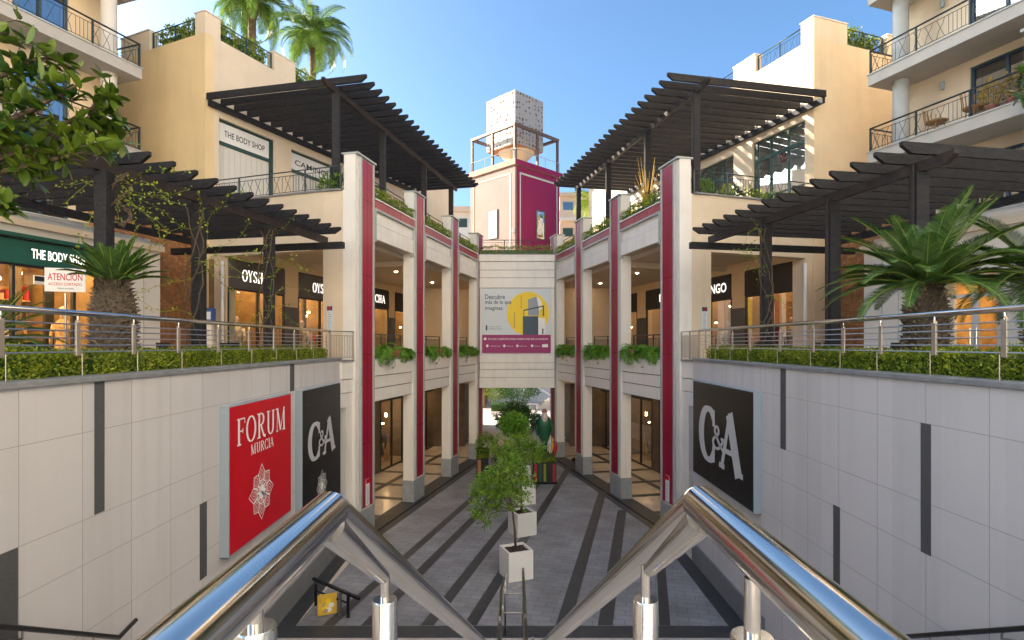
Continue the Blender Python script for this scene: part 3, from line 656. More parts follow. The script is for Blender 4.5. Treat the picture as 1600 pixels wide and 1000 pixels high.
    for k, (a, c) in enumerate(S):
        man = [(a+.9, .5, 'cloth_dark', 1.05, 'dark-clothed mannequin in the ground-floor window %s of the %s arcade' % (('nearest the camera', 'second in the row', 'third in the row', 'farthest back')[k], s))]
        shopfront(t, fr, vs, a, c, GZ, -2.0, .5, 'black_soft', tx[k], 'lit_text', False, warm='lamp_soft', wall='shop_wall_low', es=.8, man=man, mull=3, tw=(.45 if tx[k] == 'CORTEFIEL' else .12), th=.5)
    b = MB(); b.fb(fr, 17, 17.2, -7, -.42, -2.12, RZ-.03, 'cream2'); b.fb(fr, 17, 17.2, -7, -2.9, GZ, -2.121, 'shop_wall_low'); b.build('end_wall', t); b = MB(); b.fb(fr, -.3, .28, -3.5, -.95, GZ, -1.46, 'panel'); b.build('end_wall', t)
    # near end: cream corner pier and the header wall over the terrace opening
    b = MB(); b.fb(fr, .001, .42, -1.02, -.392, -.45, RZ+.18, 'cream2'); b.fb(fr, .001, .42, -1.02, -.392, -1.45, -.452, 'panel'); b.build('corner_pier', t)
    h = Fr((fr.p(0, -1.0, 0).x, fr.p(0, -1.0, 0).y), (sg*1, .345), 1 if sg > 0 else -1)
    b = MB(); Lh = 4.45 if sg < 0 else 4.3
    b.fb(h, 0.02, Lh, -.35, 0, 2.72, RZ+.18, 'cream2'); b.build('header_wall', t)
    b = MB(); b.fb(h, -.55, Lh, -.38, .05, RZ+.182, RZ+.23, 'coping'); b.build('header_coping', t)
    # far (outer) pier of the opening with downpipe
    b = MB(); b.fb(h, Lh-.72, Lh-.16, -.5, -.02, TZ, 2.72, 'cream2'); b.build('outer_pier', t)
    b = MB(); q = h.p(Lh-.78, .06, 0); b.tube([(q.x, q.y, TZ), (q.x, q.y, 2.55)], .05, 'white', 10); b.build('downpipe', t, True)
    # little return next to the retaining wall
    b = MB(); u0 = -.62 if sg < 0 else -1.9
    for z0, z1, d in ((-.96, -.49, 0), (-1.335, -.985, -.02), (-1.74, -1.36, -.035)): b.fb(fr, u0, -.004, -.30, -.06+d, z0, z1, 'panel')
    b.fb(fr, u0, -.002, -.34, -.03, -.488, -.44, 'coping'); b.fb(fr, -.34, -.004, -.36, -.1, GZ, -1.741, 'pier'); b.fb(fr, u0, -.35, -.5, -.42, GZ, -1.741, 'dark_int'); b.build('return_panels', t)
    return t, h, Lh
arc_l, HL, LHL = arcade('left'); arc_r, HR, LHR = arcade('right')
# roof terraces
BL = Fr((-9.5, 17.6), (.45, 1)); BR = Fr((9.5, 17.9), (-.357, 1), -1)   # faces of the upper blocks
for s, fr, B_, H_, Lh in (('left', FL, BL, HL, LHL), ('right', FR_, BR, HR, LHR)):
    b = MB(); P = [fr.p(.1, -.4, 0), fr.p(12.9, -.4, 0), B_.p(14, -.3, 0), B_.p(-.1, -.3, 0), H_.p(Lh-.1, -.1, 0), H_.p(.1, -.1, 0)]
    if s == 'left': P = P[::-1]
    b.prism(P, RZ-.015, RZ, 'terrace_tile'); struct(b.build('roof_terrace_floor'))
# ================================================================ UPPER BLOCKS on the roof terrace
TOP = 9.67; PAR = 10.32
BLs = Fr((-9.5, 17.6), (-1, .45), -1); BRs = Fr((9.5, 17.9), (1, .357), 1)
def block(s, B_, Bs, segs, segs2, holes, side_mat):
    sg = -1 if s == 'left' else 1
    t = thing('upper_building', 'tall cream stucco block with stepped parapet rising over the %s roof terrace' % s, 'building', B_.p(0, 0, RZ))
    b = MB(); wall_holes(b, B_, -.3, 0, 0.001, 15, RZ, TOP, holes, 'cream2'); b.build('terrace_wall', t)
    b = MB(); b.fb(Bs, -.001, 9, -.3, .001, TZ, TOP, side_mat); b.build('side_wall', t)
    b = MB(); b.prism([tuple(B_.p(.3, -.3, 0))[:2], tuple(B_.p(15, -.3, 0))[:2], tuple(B_.p(15, -9, 0))[:2], tuple(B_.p(.3, -9, 0))[:2]][::sg*-1], TOP-.3, TOP-.01, 'terrace_tile'); b.build('roof', t)
    b = MB(); b.fb(B_, 15, 15.3, -9, 0, RZ, TOP, 'cream'); b.build('back_wall', t)
    for u0, u1 in segs:
        b = MB(); b.fb(B_, u0+.001, u1, -.3, 0, TOP, PAR, 'cream2'); b.fb(B_, u0-.02, u1+.02, -.33, .03, PAR, PAR+.04, 'far_white'); b.build('parapet', t)
    for u0, u1 in segs2:
        b = MB(); b.fb(Bs, u0 if u0 else .302, u1, -.3, .001, TOP, PAR, 'cream2'); b.fb(Bs, (u0 if u0 else .34)-.02, u1+.02, -.33, .03, PAR, PAR+.04, 'far_white'); b.build('parapet', t)
    return t
# roof-terrace shopfronts sit in holes of the block walls
tl = block('left', BL, BLs, [(0, .55), (2.7, 3.7), (8, 9)], [(0, .44), (2.65, 4.1)], [(.5, 2.75, RZ, 7.2), (3.5, 5.8, RZ, 7.15), (7, 9, RZ, 7.1)], 'cream_bounce')
tr = block('right', BR, BRs, [(0, .5), (2.5, 3.6), (8, 9)], [(0, 1.41), (3.2, 4.4)], [(.35, 2.65, RZ, 7.2), (3.6, 5.6, RZ, 7.1), (7, 9, RZ, 7.1)], 'cream')
def roof_shop(par, fr, u0, u1, ztop, sgn, text=None, closed=True):
    b = MB(); b.fb(fr, u0, u1, -.16, -.1, ztop-.07, ztop, 'iron_green'); b.fb(fr, u0, u0+.07, -.16, -.1, RZ, ztop-.07, 'iron_green'); b.fb(fr, u1-.16, u1, -.16, -.1, RZ, ztop-.07, 'iron_green')
    b.fb(fr, u0+.07, u1-.16, -.16, -.1, ztop-sgn-.12, ztop-sgn, 'iron_green'); f = b.build('window_frame', par)
    if closed:
        b = MB(); b.fb(fr, u0+.07, u1-.16, -.18, -.14, RZ, ztop-sgn-.12, 'shutter')
        k = u0+.25
        while k < u1-.2: b.fb(fr, k, k+.01, -.142, -.136, RZ, ztop-sgn-.13, 'trim'); k += .22
        b.build('shutter', par)
        b = MB(); b.fb(fr, u0+.07, u1-.16, -.18, -.13, ztop-sgn, ztop-.07, 'white'); o = b.build('shop_sign', par)
        if text:
            tb = MB(); rt = fr.right(); W = (u1-u0)*.72; c = fr.p((u0+u1)/2-.03, -.126, ztop-sgn/2-.035-.11)-rt*W/2; put_text(tb, text, c, rt, (0, 0, 1), W, .20, 'black_soft'); tb.build('lettering', o, recalc=False)
    else:
        b = MB(); b.face([fr.p(u0+.07, -.14, RZ), fr.p(u1-.16, -.14, RZ), fr.p(u1-.16, -.14, ztop-.07), fr.p(u0+.07, -.14, ztop-.07)], 'glass'); b.build('window_pane', par, recalc=False)
        b = MB(); b.fb(fr, u0+.1, u0+(u1-u0)*.6, -.5, -.46, RZ+1.0, ztop, 'far_wall2'); b.fb(fr, u0+(u1-u0)*.66, u1-.2, -.62, -.58, RZ, ztop-.1, 'trim'); b.build('blind', par)
        b = MB(); n = 3
        for k in range(1, n): u = u0+(u1-u0)*k/n; b.fb(fr, u-.025, u+.025, -.159, -.09, RZ, ztop-.07, 'iron_green')
        b.fb(fr, u0+.07, u1-.16, -.158, -.092, RZ+.95, RZ+1.0, 'iron_green'); b.build('glazing_bars', par)
        b = MB(); b.fb(fr, u0, u1, -2.6, -2.5, RZ, ztop, 'far_white'); b.fb(fr, u0-.1, u0, -2.5, -.3, RZ, ztop, 'far_white'); b.fb(fr, u1, u1+.1, -2.5, -.3, RZ, ztop, 'far_white'); b.fb(fr, u0, u1, -2.5, -.3, ztop, ztop+.1, 'far_white'); b.build('room', par)
roof_shop(tl, BL, .5, 2.75, 7.2, .68, 'THE BODY SHOP'); roof_shop(tl, BL, 3.5, 5.8, 7.15, .68, 'CAMINO'); roof_shop(tl, BL, 7, 9, 7.1, .5)
roof_shop(tr, BR, .35, 2.65, 7.2, .6, None, False); roof_shop(tr, BR, 3.6, 5.6, 7.1, .6, None, False); roof_shop(tr, BR, 7, 9, 7.1, .5)
b = MB(); c = BR.p(1.35, -.155, 6.45); rt = BR.right(); nn = BR.nn()
strokes(b, [(arc(0, 0, .8, .8, 0, 360), .22), (arc(0, .1, .4, .4, 0, 360), .3), ([(0, -.2), (0, -.7)], .25)], c, rt, (0, 0, 1), nn, .22, .34, 'cloth_red'); b.build('window_poster', tr, recalc=False)
# recess railings and roof-garden hedges
def recess(s, fr, u0, u1, lab, hedge=True, st='iron_green', z=TOP, h=.6):
    a = fr.p(u0, -.12, z); c = fr.p(u1, -.12, z)
    railing('%s iron railing in the parapet gap %s' % ('dark green' if st == 'iron_green' else 'dark', lab), [a, c], h, st, st, post_every=1.1, grp='railings in the parapet gaps')
    if hedge:
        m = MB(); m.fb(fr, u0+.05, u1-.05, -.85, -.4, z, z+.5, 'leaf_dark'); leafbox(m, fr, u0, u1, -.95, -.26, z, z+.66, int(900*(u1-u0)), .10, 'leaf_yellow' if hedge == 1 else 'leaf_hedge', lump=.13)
        tag(m.build('roof_shrub', recalc=False), 'leafy green shrubs behind the railing %s' % lab, 'shrub', 'roof garden shrubs')
recess('left', BL, .57, 2.68, 'above the white shutter shop on the left'); recess('left', BL, 3.72, 7.9, 'left of the tall palm, behind the pergola')
recess('left', BLs, .46, 2.62, 'facing the camera on the left block')
recess('right', BR, .52, 2.48, 'above the big window on the right', False, 'iron'); recess('right', BR, 3.62, 7.9, 'farthest back above the right pergola', False, 'iron')
recess('right', BRs, 1.43, 3.15, 'beside the balconies on the right block', 2, 'iron_green')
# ================================================================ BALCONY BUILDINGS
def balcony_building(s):
    sg = -1 if s == 'left' else 1
    tip = (-10.73, 16.5) if sg < 0 else (10.32, 16.5)
    fr = Fr(tip, (sg*.343, -1), -1 if sg < 0 else 1)
    t = thing('apartment_building', 'cream apartment building with curved-bar balconies at the far %s' % s, 'building', fr.p(4, -4, TZ))
    off = 0 if sg < 0 else -.2
    Zs = [3.17, 5.57+off/5, 7.98+off, 10.32+off, 12.7+off, 15.1+off]
    win = []
    for z in Zs[:3]:
        if sg < 0: win += [(1.25, 2.6, z+.02, z+1.85), (3.6, 4.9, z+.02, z+1.85), (6, 7.3, z+.02, z+1.85)]
        else: win += [(2.0, 3.65, z+.02, z+1.75), (5, 6.6, z+.02, z+1.75), (8, 9.4, z+.02, z+1.75)]
    b = MB()
    cols = sorted(set((a, c) for a, c, _, _ in win)); us = .35
    for a, c in cols:
        b.fb(fr, us, a, -1.45, -1.15, 2.7, 21, 'cream' if sg < 0 else 'cream2'); us = c; zz = 2.7
        for q in sorted([w_ for w_ in win if w_[0] == a], key=lambda x: x[2]): b.fb(fr, a, c, -1.45, -1.15, zz, q[2], 'cream2'); zz = q[3]
        b.fb(fr, a, c, -1.45, -1.15, zz, 21, 'cream2')
    b.fb(fr, us, 15, -1.45, -1.15, 2.7, 21, 'cream2'); b.build('wall', t)
    b = MB(); b.fb(fr, .35, .65, -7, -1.451, 2.7, 20.6, 'cream2'); b.fb(fr, .35, 15, -7, -1.45, 20.7, 20.99, 'cream2'); b.fb(fr, .66, 15, -4, -3.8, 2.7, 20.6, 'dark_int'); b.build('inner_wall', t)
    for i, (a, c, z0, z1) in enumerate(win):
        f = MB(); w_ = .06
        f.fb(fr, a, c, -1.3, -1.2, z1-w_, z1, 'navy'); f.fb(fr, a, a+w_, -1.3, -1.2, z0, z1-w_, 'navy'); f.fb(fr, c-w_, c, -1.3, -1.2, z0, z1-w_, 'navy'); f.fb(fr, (a+c)/2-.035, (a+c)/2+.035, -1.29, -1.21, z0, z1-w_, 'navy'); f.fb(fr, a+w_, c-w_, -1.3, -1.2, z0, z0+.05, 'navy')
        fo = f.build('window_frame', t); p = MB(); p.face([fr.p(a, -1.25, z0), fr.p(c, -1.25, z0), fr.p(c, -1.25, z1), fr.p(a, -1.25, z1)], 'glass_win'); p.build('window_pane', fo, recalc=False)
        cu = MB(); cu.fb(fr, a+.05, a+(c-a)*.45, -1.62, -1.58, z0, z1, 'cloth_white' if i % 2 else 'far_wall2'); cu.build('curtain', fo)
    end = 12
    for k, z in enumerate(Zs):
        b = MB(); v1 = 0
        b.fb(fr, 0, end, -1.149, v1, z-.30, z, 'slab'); b.fb(fr, -.03, end, -1.148, v1+.03, z, z+.03, 'trim'); b.build('balcony_slab', t)
        if k in (1, 2): railing('', [fr.p(.04, -1.1, z+.03), fr.p(.04, -.05, z+.03), fr.p(end, -.05, z+.03)], .68, 'iron', 'iron', par=t, post_every=1.3, rr=.024)
    for k in range(3):
        c = fr.p(.55, -.58, Zs[k]+.03); b = MB(); b.lathe(c, [(.2, 0), (.2, Zs[k+1]-.3-Zs[k]-.03)], 'trim' if sg > 0 else 'far_white', 20); b.build('column', t, auto=True)
        if sg > 0:
            for uu in (1.35,):
                b = MB(); b.lathe(fr.p(uu, -1.08, Zs[k]+1.45), [(.05, 0), (.05, .2), (.02, .22)], 'sign_side', 10); b.build('wall_lamp', t, auto=True)
    if sg > 0:
        b = MB(); b.fb(fr, 4.05, 12, -1.14, .35, 2.7, 6.9, 'cream2'); b.fb(fr, 4.0, 12, -1.14, .4, 6.9, 6.96, 'trim'); b.build('projecting_wing', t)
        b = MB(); b.fb(fr, 4.2, 12, -1.14, -.06, 6.96, 7.2, 'cream2'); b.fb(fr, 5.0, 12, -1.14, .1, 7.2, 20.5, 'cream2'); b.build('projecting_wing', t)
    return t, fr
bbl, FBL = balcony_building('left'); bbr, FBR = balcony_building('right')
# things on the right balconies
def chair_rattan(p, rz, lab):
    t = thing('balcony_chair', lab, 'chair', p, 'rattan chairs on the right balcony'); x, y, z = p
    b = MB(); b.lathe((x, y, z+.32), [(.05, 0), (.24, .04), (.27, .08)], 'rattan', 14); b.build('seat', t, True)
    b = MB()
    for k in range(9): a = R(-80+20*k)+rz; b.tube([(x+.25*math.cos(a), y+.25*math.sin(a), z+.38), (x+.3*math.cos(a), y+.3*math.sin(a), z+.6+.18*math.cos(R(-80+20*k)))], .012, 'rattan', 5)
    b.build('backrest', t)
    for q in (45, 135, 225, 315): b = MB(); a = R(q); b.tube([(x+.17*math.cos(a), y+.17*math.sin(a), z+.33), (x+.22*math.cos(a), y+.22*math.sin(a), z)], .014, 'rattan', 5); b.build('leg', t)
z2 = 5.57-.04+.03
chair_rattan(tuple(FBR.p(1.55, -.55, z2)), 2.0, 'rattan chair by the round column on the right balcony'); chair_rattan(tuple(FBR.p(2.5, -.55, z2)), 2.6, 'rattan chair in front of the tall balcony window')
def bush(p, r, h, n, l, m, name, lab, cat, grp=None, pot=None, trunk=None, w=.5, zc=None):
    t = thing(name, lab, cat, p, grp); x, y, z = p; b = MB()
    for _ in range(n):
        d = rv(); q = Vector((x+d.x*r*random.uniform(.35, 1), y+d.y*r*random.uniform(.35, 1), z+(zc if zc is not None else h/2)+d.z*h/2*random.uniform(.35, 1))); dd = Vector((d.x, d.y, d.z*.6+.5)); leaf(b, q, dd+rv()*.6, l*random.uniform(.6, 1.3), l*w, m)
    b.build('foliage', t, recalc=False)
    if pot:
        b = MB(); pr, ph, pm = pot; b.lathe((x, y, z), [(pr*.7, 0), (pr*.95, ph*.8), (pr, ph*.82), (pr, ph), (pr*.85, ph), (pr*.8, ph*.85)], pm, 14); b.build('pot', t, auto=True)
    return t
for k, (u, m_) in enumerate(((3.0, 'leaf_gold'), (3.45, 'leaf_gold'), (3.8, 'leaf_dark'))):
    bush(tuple(FBR.p(u, -.35, z2)), .24, .75, 260, .09, m_, 'potted_plant', '%s potted plant on the right balcony, %s along the rail' % (('golden', 'golden', 'dark leafy')[k], ('first', 'second', 'last')[k]), 'plant', 'potted plants on the right balcony', pot=(.15, .22, 'terracotta'), zc=.5)
for u in (2.6, 3.4): bush(tuple(FBL.p(u, -.3, 5.6)), .3, .7, 260, .1, 'leaf_hedge', 'potted_plant', 'green potted plant on the left balcony %s' % ('near the column' if u < 3 else 'behind the big tree leaves'), 'plant', 'potted plants on the left balcony', pot=(.15, .22, 'terracotta'), zc=.5)
# ================================================================ TERRACE-LEVEL STOREFRONTS
SL = Fr((-11.6, 4.0), (.236, .972)); SR = Fr((11.6, 4.0), (-.236, .972), -1)
t = thing('shop_building', 'low shop building with a dark green fascia on the left terrace', 'building', SL.p(6, -2, TZ))
b = MB(); wall_holes(b, SL, -.3, 0, -6, 10.9, TZ, 2.36, [(5.0, 9.9, TZ, 2.12), (-1, 4.4, TZ, 2.12)], 'far_white'); b.fb(SL, 10.6, 10.9, -4, -.301, TZ, 2.36, 'far_white'); b.build('wall', t)
b = MB(); b.fb(SL, -6, 10.95, -.3, .10, 2.362, 2.5, 'cream2'); b.fb(SL, -6, 10.93, -.3, .06, 2.5, 2.56, 'trim'); b.fb(SL, -6, 10.9, -5, -.301, 2.4, 2.7, 'far_white'); b.build('cornice', t)
b = MB()
for u in (10.05, 10.4): b.fb(SL, u, u+.015, .001, .012, TZ, 2.3, 'trim')
b.fb(SL, 5.0, 9.9, 0, .12, 2.125, 2.2, 'green_paint'); b.build('wall_trim', t)
shopfront(t, SL, -.02, 5.0, 9.9, TZ, 2.08, .47, 'green_paint', 'THE BODY SHOP', 'lit_text', warm='lamp_on', mull=4, tw=.235, th=.42, toff=.68, es=1.3, depth=3.0,
          man=[(8.9, .6, 'cloth_tan', .95, 'tan-clothed mannequin in the lit window under the green fascia')])
shopfront(t, SL, -.02, -1, 4.4, TZ, 2.08, .47, 'green_paint', None, mull=4, es=1.2)
b = MB(); c = SL.p(8.05, .06, 1.32); rt = SL.right(); nn = SL.nn()
t2 = thing('wall_notice', 'small black and white notice on the shop glass under the green fascia', 'sign', c)
b.hexa([c+rt*x*.28+Vector((0, 0, z*.09))+nn*y for y in (0, .02) for x, z in ((-1, -1), (1, -1), (1, 1), (-1, 1))], 'white'); b.build('board', t2)
b = MB(); b.face([c+rt*x*.27+Vector((0, 0, z))+nn*.022 for x, z in ((-1, -.03), (1, -.03), (1, .07), (-1, .07))], 'black_soft'); b.build('dark_stripe', t2, recalc=False)
t = thing('shop_building', 'low cream shop building with pale glazed doors on the right terrace', 'building', SR.p(6, -2, TZ))
b = MB(); wall_holes(b, SR, -.3, 0, -6, 10.9, TZ, 2.36, [(7.7, 8.75, TZ, 1.45), (2.5, 5.5, TZ, 1.6)], 'far_white'); b.fb(SR, 10.6, 10.9, -4, -.301, TZ, 2.36, 'far_white'); b.build('wall', t)
b = MB(); b.fb(SR, -6, 10.95, -.3, .10, 2.362, 2.5, 'cream2'); b.fb(SR, -6, 10.9, -5, -.301, 2.4, 2.7, 'far_white'); b.build('cornice', t)
b = MB()
for u in (8.95, 9.4, 9.9, 10.35): b.fb(SR, u, u+.015, .001, .012, TZ, 2.3, 'trim')
b.build('wall_trim', t)
for k in (0, 1):
    b = MB(); a = 7.72+.51*k; c = a+.5
    for q in ((a, c, 1.0, 1.08), (a, c, TZ+.02, TZ+.25), (a, a+.06, TZ+.25, 1.0), (c-.06, c, TZ+.25, 1.0)): b.fb(SR, q[0], q[1], -.18, -.12, q[2], q[3], 'far_wall2')
    d_ = b.build('door', t); b = MB(); b.face([SR.p(a, -.15, TZ), SR.p(c, -.15, TZ), SR.p(c, -.15, 1.0), SR.p(a, -.15, 1.0)], 'glass'); b.build('window_pane', d_, recalc=False)
    b = MB(); h_ = SR.p(a+.44 if k == 0 else a+.06, -.08, 0); b.tube([(h_.x, h_.y, .0), (h_.x, h_.y, .35)], .015, 'steel', 6); b.build('handle', d_)
b = MB(); b.fb(SR, 7.3, 9.2, -2.5, -2.4, TZ, 1.5, 'shop_wall'); b.fb(SR, 7.3, 9.2, -2.4, -.31, 1.46, 1.5, 'dark_int'); b.fb(SR, 7.2, 7.3, -2.4, -.31, TZ, 1.5, 'shop_wall'); b.fb(SR, 9.2, 9.3, -2.4, -.31, TZ, 1.5, 'mdf'); b.fb(SR, 8.0, 8.5, -2.0, -1.4, TZ, .1, 'cloth_dark'); b.fb(SR, 8.05, 8.4, -2.0, -1.5, .1, .4, 'cloth_white'); b.build('shop_interior', t)
b = MB(); b.fb(SR, 8.0, 8.4, -1.5, -1.1, 1.44, 1.455, 'lamp_on'); b.build('ceiling_lamps', t)
b = MB(); b.fb(SR, 2.4, 5.6, -1.5, -1.4, TZ, 1.7, 'shop_wall'); b.build('shop_interior', t)
b = MB(); b.face([SR.p(2.5, -.15, TZ), SR.p(5.5, -.15, TZ), SR.p(5.5, -.15, 1.6), SR.p(2.5, -.15, 1.6)], 'glass_dark'); b.build('window_pane', t, recalc=False)
b = MB(); c = SR.p(7.05, .05, 0); b.box(c.x-.3, c.x+.12, c.y-1.6, c.y+.35, TZ, 1.35, 'far_white'); tag(b.build('white_kiosk', bevel=.12), 'white rounded box unit by the glass doors on the right terrace', 'kiosk')
for sg, yy in ((-1, 0), (1, 0)):
    b = MB(); x0, x1 = sorted((sg*10.0, sg*10.35)); b.box(x0, x1, 13.9, 19.5, TZ, 3.9, 'bricks'); tag(b.build('brick_wall'), 'ochre brick wall behind the %s terrace' % ('left' if sg < 0 else 'right'), 'wall')
# ================================================================ PERGOLAS
def pergola(lab, tipf, bdir, y0, y1, sp, sfun, z, over, posts, zbase, gstart, gend, endbeam=None, led=0, rw=.08, rh=.20, pw=.2, grp='dark timber pergolas'):
    """tipf(Y)->X of the rafter tips; rafters run along bdir to the wall"""
    bd = Vector((*bdir, 0)).normalized(); t = thing('pergola', lab, 'pergola', (tipf((y0+y1)/2)+bd.x*2, (y0+y1)/2, zbase), grp)
    n = int(round((y1-y0)/sp))
    for k in range(n+1):
        Y = y0+(y1-y0)*k/n; T = Vector((tipf(Y), Y, z)); s_ = sfun(Y); b = MB(); b.bar(T+bd*s_, T, rw, rh, 'timber', ch=.17); b.build('rafter', t)
    gp = lambda Y: Vector((tipf(Y), Y, 0))+bd*over
    a = gp(gstart); c = gp(gend); zg = z-rh/2-.09
    b = MB(); b.bar((c.x, c.y, zg), (a.x, a.y, zg), .10, .17, 'timber_brown', ch=.15); b.build('girder', t)
    a = Vector((tipf(y0), y0, 0))+bd*(sfun(y0)-.06); c = Vector((tipf(y1), y1, 0))+bd*(sfun(y1)-.06)
    b = MB(); b.bar((a.x, a.y, zg-.0), (c.x, c.y, zg-.0), .11, .17, 'timber'); b.build('wall_beam', t)
    for Y in posts:
        # Y of the post on the girder line
        lo, hi = y0-3, y1+3
        for _ in range(40):
            mid = (lo+hi)/2
            if gp(mid).y < Y: lo = mid
            else: hi = mid
        q = gp(lo); b = MB(); b.box(q.x-pw/2, q.x+pw/2, q.y-pw/2, q.y+pw/2, zbase, zg-.09, 'timber'); b.box(q.x-pw/2-.02, q.x-pw/2, q.y-pw*.2, q.y+pw*.2, zbase, zg+.05, 'timber_brown'); b.build('post', t, bevel=.008)
    if endbeam:
        a, c = endbeam; b = MB(); b.bar(a, c, .16, .17, 'timber'); b.build('end_beam', t)
    return t
pergola('low dark timber pergola over the left terrace', lambda Y: -5.8+.222*(Y-9.1), (-1, .222), 7.65, 14.95, .483, lambda Y: 4.4, 3.0, .66, (9.05, 11.0, 13.1), TZ, 7.4, 15.35, ((-9.6, 16.1, 2.62), (-4.45, 15.02, 2.62)), rh=.17, rw=.065)
pergola('low dark timber pergola over the right terrace', lambda Y: 5.92-.182*(Y-8.66), (1, .182), 8.66, 14.98, .486, lambda Y: 4.3, 3.0, .66, (9.1, 10.95, 13.0), TZ, 8.35, 15.3, ((9.6, 16.0, 2.62), (4.72, 15.05, 2.62)), rh=.17, rw=.065)
pergola('high dark timber pergola over the left roof terrace', lambda Y: -4.19+.233*(Y-16.4), (-1, .233), 16.4, 27.4, .478, lambda Y: (5.80-.217*(Y-16.4))/1.076, 7.68, 1.07, (16.8, 19.8, 23.5, 26.8), RZ, 15.85, 27.3)
pergola('high dark timber pergola over the right roof terrace', lambda Y: 4.45-.222*(Y-16.3), (1, .222), 16.3, 27.3, .478, lambda Y: (5.57-.135*(Y-16.3))/1.053, 7.68, 1.07, (16.8, 19.9, 23.4, 27.0), RZ, 15.85, 27.2)
# ================================================================ ROOF-EDGE RAILINGS AND PLANTING
BN = ('nearest', 'middle', 'farthest')
for s, fr in ARC.items():
    for i in range(3):
        u0 = PU[i]+(1.1 if i == 0 else .95); u1 = PU[i+1]
        railing('dark iron railing above the %s bay of the %s arcade roof' % (BN[i], s), [fr.p(u0, -.36, 4.42), fr.p(u1, -.36, 4.42)], .72, post_every=1.3, grp='railings along the arcade roofs')
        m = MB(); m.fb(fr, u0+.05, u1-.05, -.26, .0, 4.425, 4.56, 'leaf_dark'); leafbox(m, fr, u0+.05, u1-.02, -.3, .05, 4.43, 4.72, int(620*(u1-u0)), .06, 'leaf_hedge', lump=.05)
        tag(m.build('roof_hedge', recalc=False), 'low green hedge above the %s bay of the %s arcade' % (BN[i], s), 'hedge', 'low hedges on the arcade roofs')
        railing('dark iron railing behind the ferns in the %s upper bay on the %s' % (BN[i], s), [fr.p(u0, -.5, TZ+.02), fr.p(u1, -.5, TZ+.02)], 1.1, wavy=False, grp='gallery railings between the piers', post_every=1.5)
for s, h, L in (('left', HL, 4.4), ('right', HR, 4.25)):
    railing('dark iron railing along the near edge of the %s roof terrace' % s, [h.p(-.5, -.1, RZ+.23), h.p(L, -.1, RZ+.23)], .68, grp='railings along the roof terrace fronts')
    for k, u in enumerate((-.25, .2)):
        bush(tuple(h.p(u, -.45, RZ)), .3, .75, 420, .1, 'leaf_tree', 'roof_shrub', '%s green bush beside the first crimson pier on the %s roof' % (('larger', 'smaller')[k], s), 'shrub', 'roof garden shrubs', zc=.45)
# plants against the big right roof window
for k in range(7): bush(tuple(HR.p(1.0+k*.45, -.5-.15*(k % 2), RZ)), .22, .6, 170, .12, ('leaf_yellow', 'leaf_dark', 'leaf_hedge')[k % 3], 'potted_plant', 'potted plant behind the right roof railing, number %s from the crimson pier' % ('one', 'two', 'three', 'four', 'five', 'six', 'seven')[k], 'plant', 'potted plants on the right roof terrace', pot=(.14, .2, 'terracotta'), zc=.42)
t = thing('dry_shrub', 'leafless golden-twigged shrub by the right pergola posts', 'shrub', (4.6, 19.4, RZ)); b = MB()
for _ in range(26):
    a = random.uniform(0, 6.28); q = random.uniform(.15, .5); b.tube([(4.6, 19.4, RZ), (4.6+math.cos(a)*q*.5, 19.4+math.sin(a)*q*.5, RZ+.9), (4.6+math.cos(a)*q*1.3, 19.4+math.sin(a)*q*1.3, RZ+random.uniform(1.3, 2.2))], [.02, .012, .004], 'leaf_gold', 4)
b.build('branches', t)
# ================================================================ BRIDGE BUILDING over the court exit
t = thing('bridge_building', 'pale panelled bridge between the arcades carrying the big poster', 'building', (.25, 30, -2.14))
YB = 28.05; XL_, XR_ = -1.62, 2.1
b = MB(); b.box(XL_, XR_, YB+.05, 40, -2.13, 4.2, 'panel'); b.box(-5.5, XL_-.001, 31, 40, -2.13, 4.2, 'cream2'); b.box(XR_+.001, 6, 31, 40, -2.13, 4.2, 'cream2'); b.build('wall', t)
b = MB()
for z0, z1, d in ((4.1, 4.42, .06), (3.68, 4.08, 0), (3.30, 3.66, -.02), (2.79, 3.28, 0), (-.9, -.47, 0), (-1.23, -.92, -.02), (-1.62, -1.25, 0), (-2.14, -1.64, .03)):
    b.box(XL_, XR_, YB-d, YB+.049, z0, z1, 'panel')
for z in (4.085, 3.665, 3.285, 2.77, -.915, -1.24, -1.635): b.box(XL_+.001, XR_-.001, YB+.02, YB+.0495, z, z+.02, 'dark_grey')  # groove shadows between the panels, painted in as dark strips
b.build('facade_panels', t)
b = MB(); b.box(XL_, XR_, YB-.08, YB+.4, 4.422, 4.45, 'coping'); b.build('coping', t)
for x0, x1 in ((-5.2, -2.6), (3.2, 5.8)): b = MB(); b.box(x0, x1, 31.2, 39.8, GZ, -2.135, 'shop_wall_low'); b.build('passage_wall', t)
# the poster
t = thing('banner', 'large printed banner with a yellow circle and a tower on the bridge', 'banner', (.25, YB-.05, 1.1))
px = lambda x: (x-800)/889*(YB-.04)
pz = lambda y: (538-y)/889*(YB-.04)
yb = YB-.045
b = MB(); b.box(px(753), px(861), yb, YB-.001, pz(552), pz(451), 'sky_blue'); b.build('sheet', t)
b = MB(); F = lambda pts, m, k: b.face([(px(x), yb-.003*k, pz(y)) for x, y in pts], m)
circ = [(825+33*math.cos(R(a)), 490+34*math.sin(R(a))) for a in range(0, 360, 6)]
circ = [(min(x, 860.4), min(y, 523)) for x, y in circ]
F(circ, 'yellow', 1); F([(753.3, 523), (860.6, 523), (860.6, 551.6), (753.3, 551.6)], 'poster_purple', 1)
F([(817, 494), (841, 494), (841, 523), (817, 523)], 'navy', 2); F([(841, 496), (852, 498), (852, 523), (841, 523)], 'white', 2)
F([(825, 468), (838, 463), (842, 480), (842, 493), (825, 493)], 'poster_grey', 2); F([(838, 463), (846, 470), (847, 482), (842, 485)], 'white', 2)
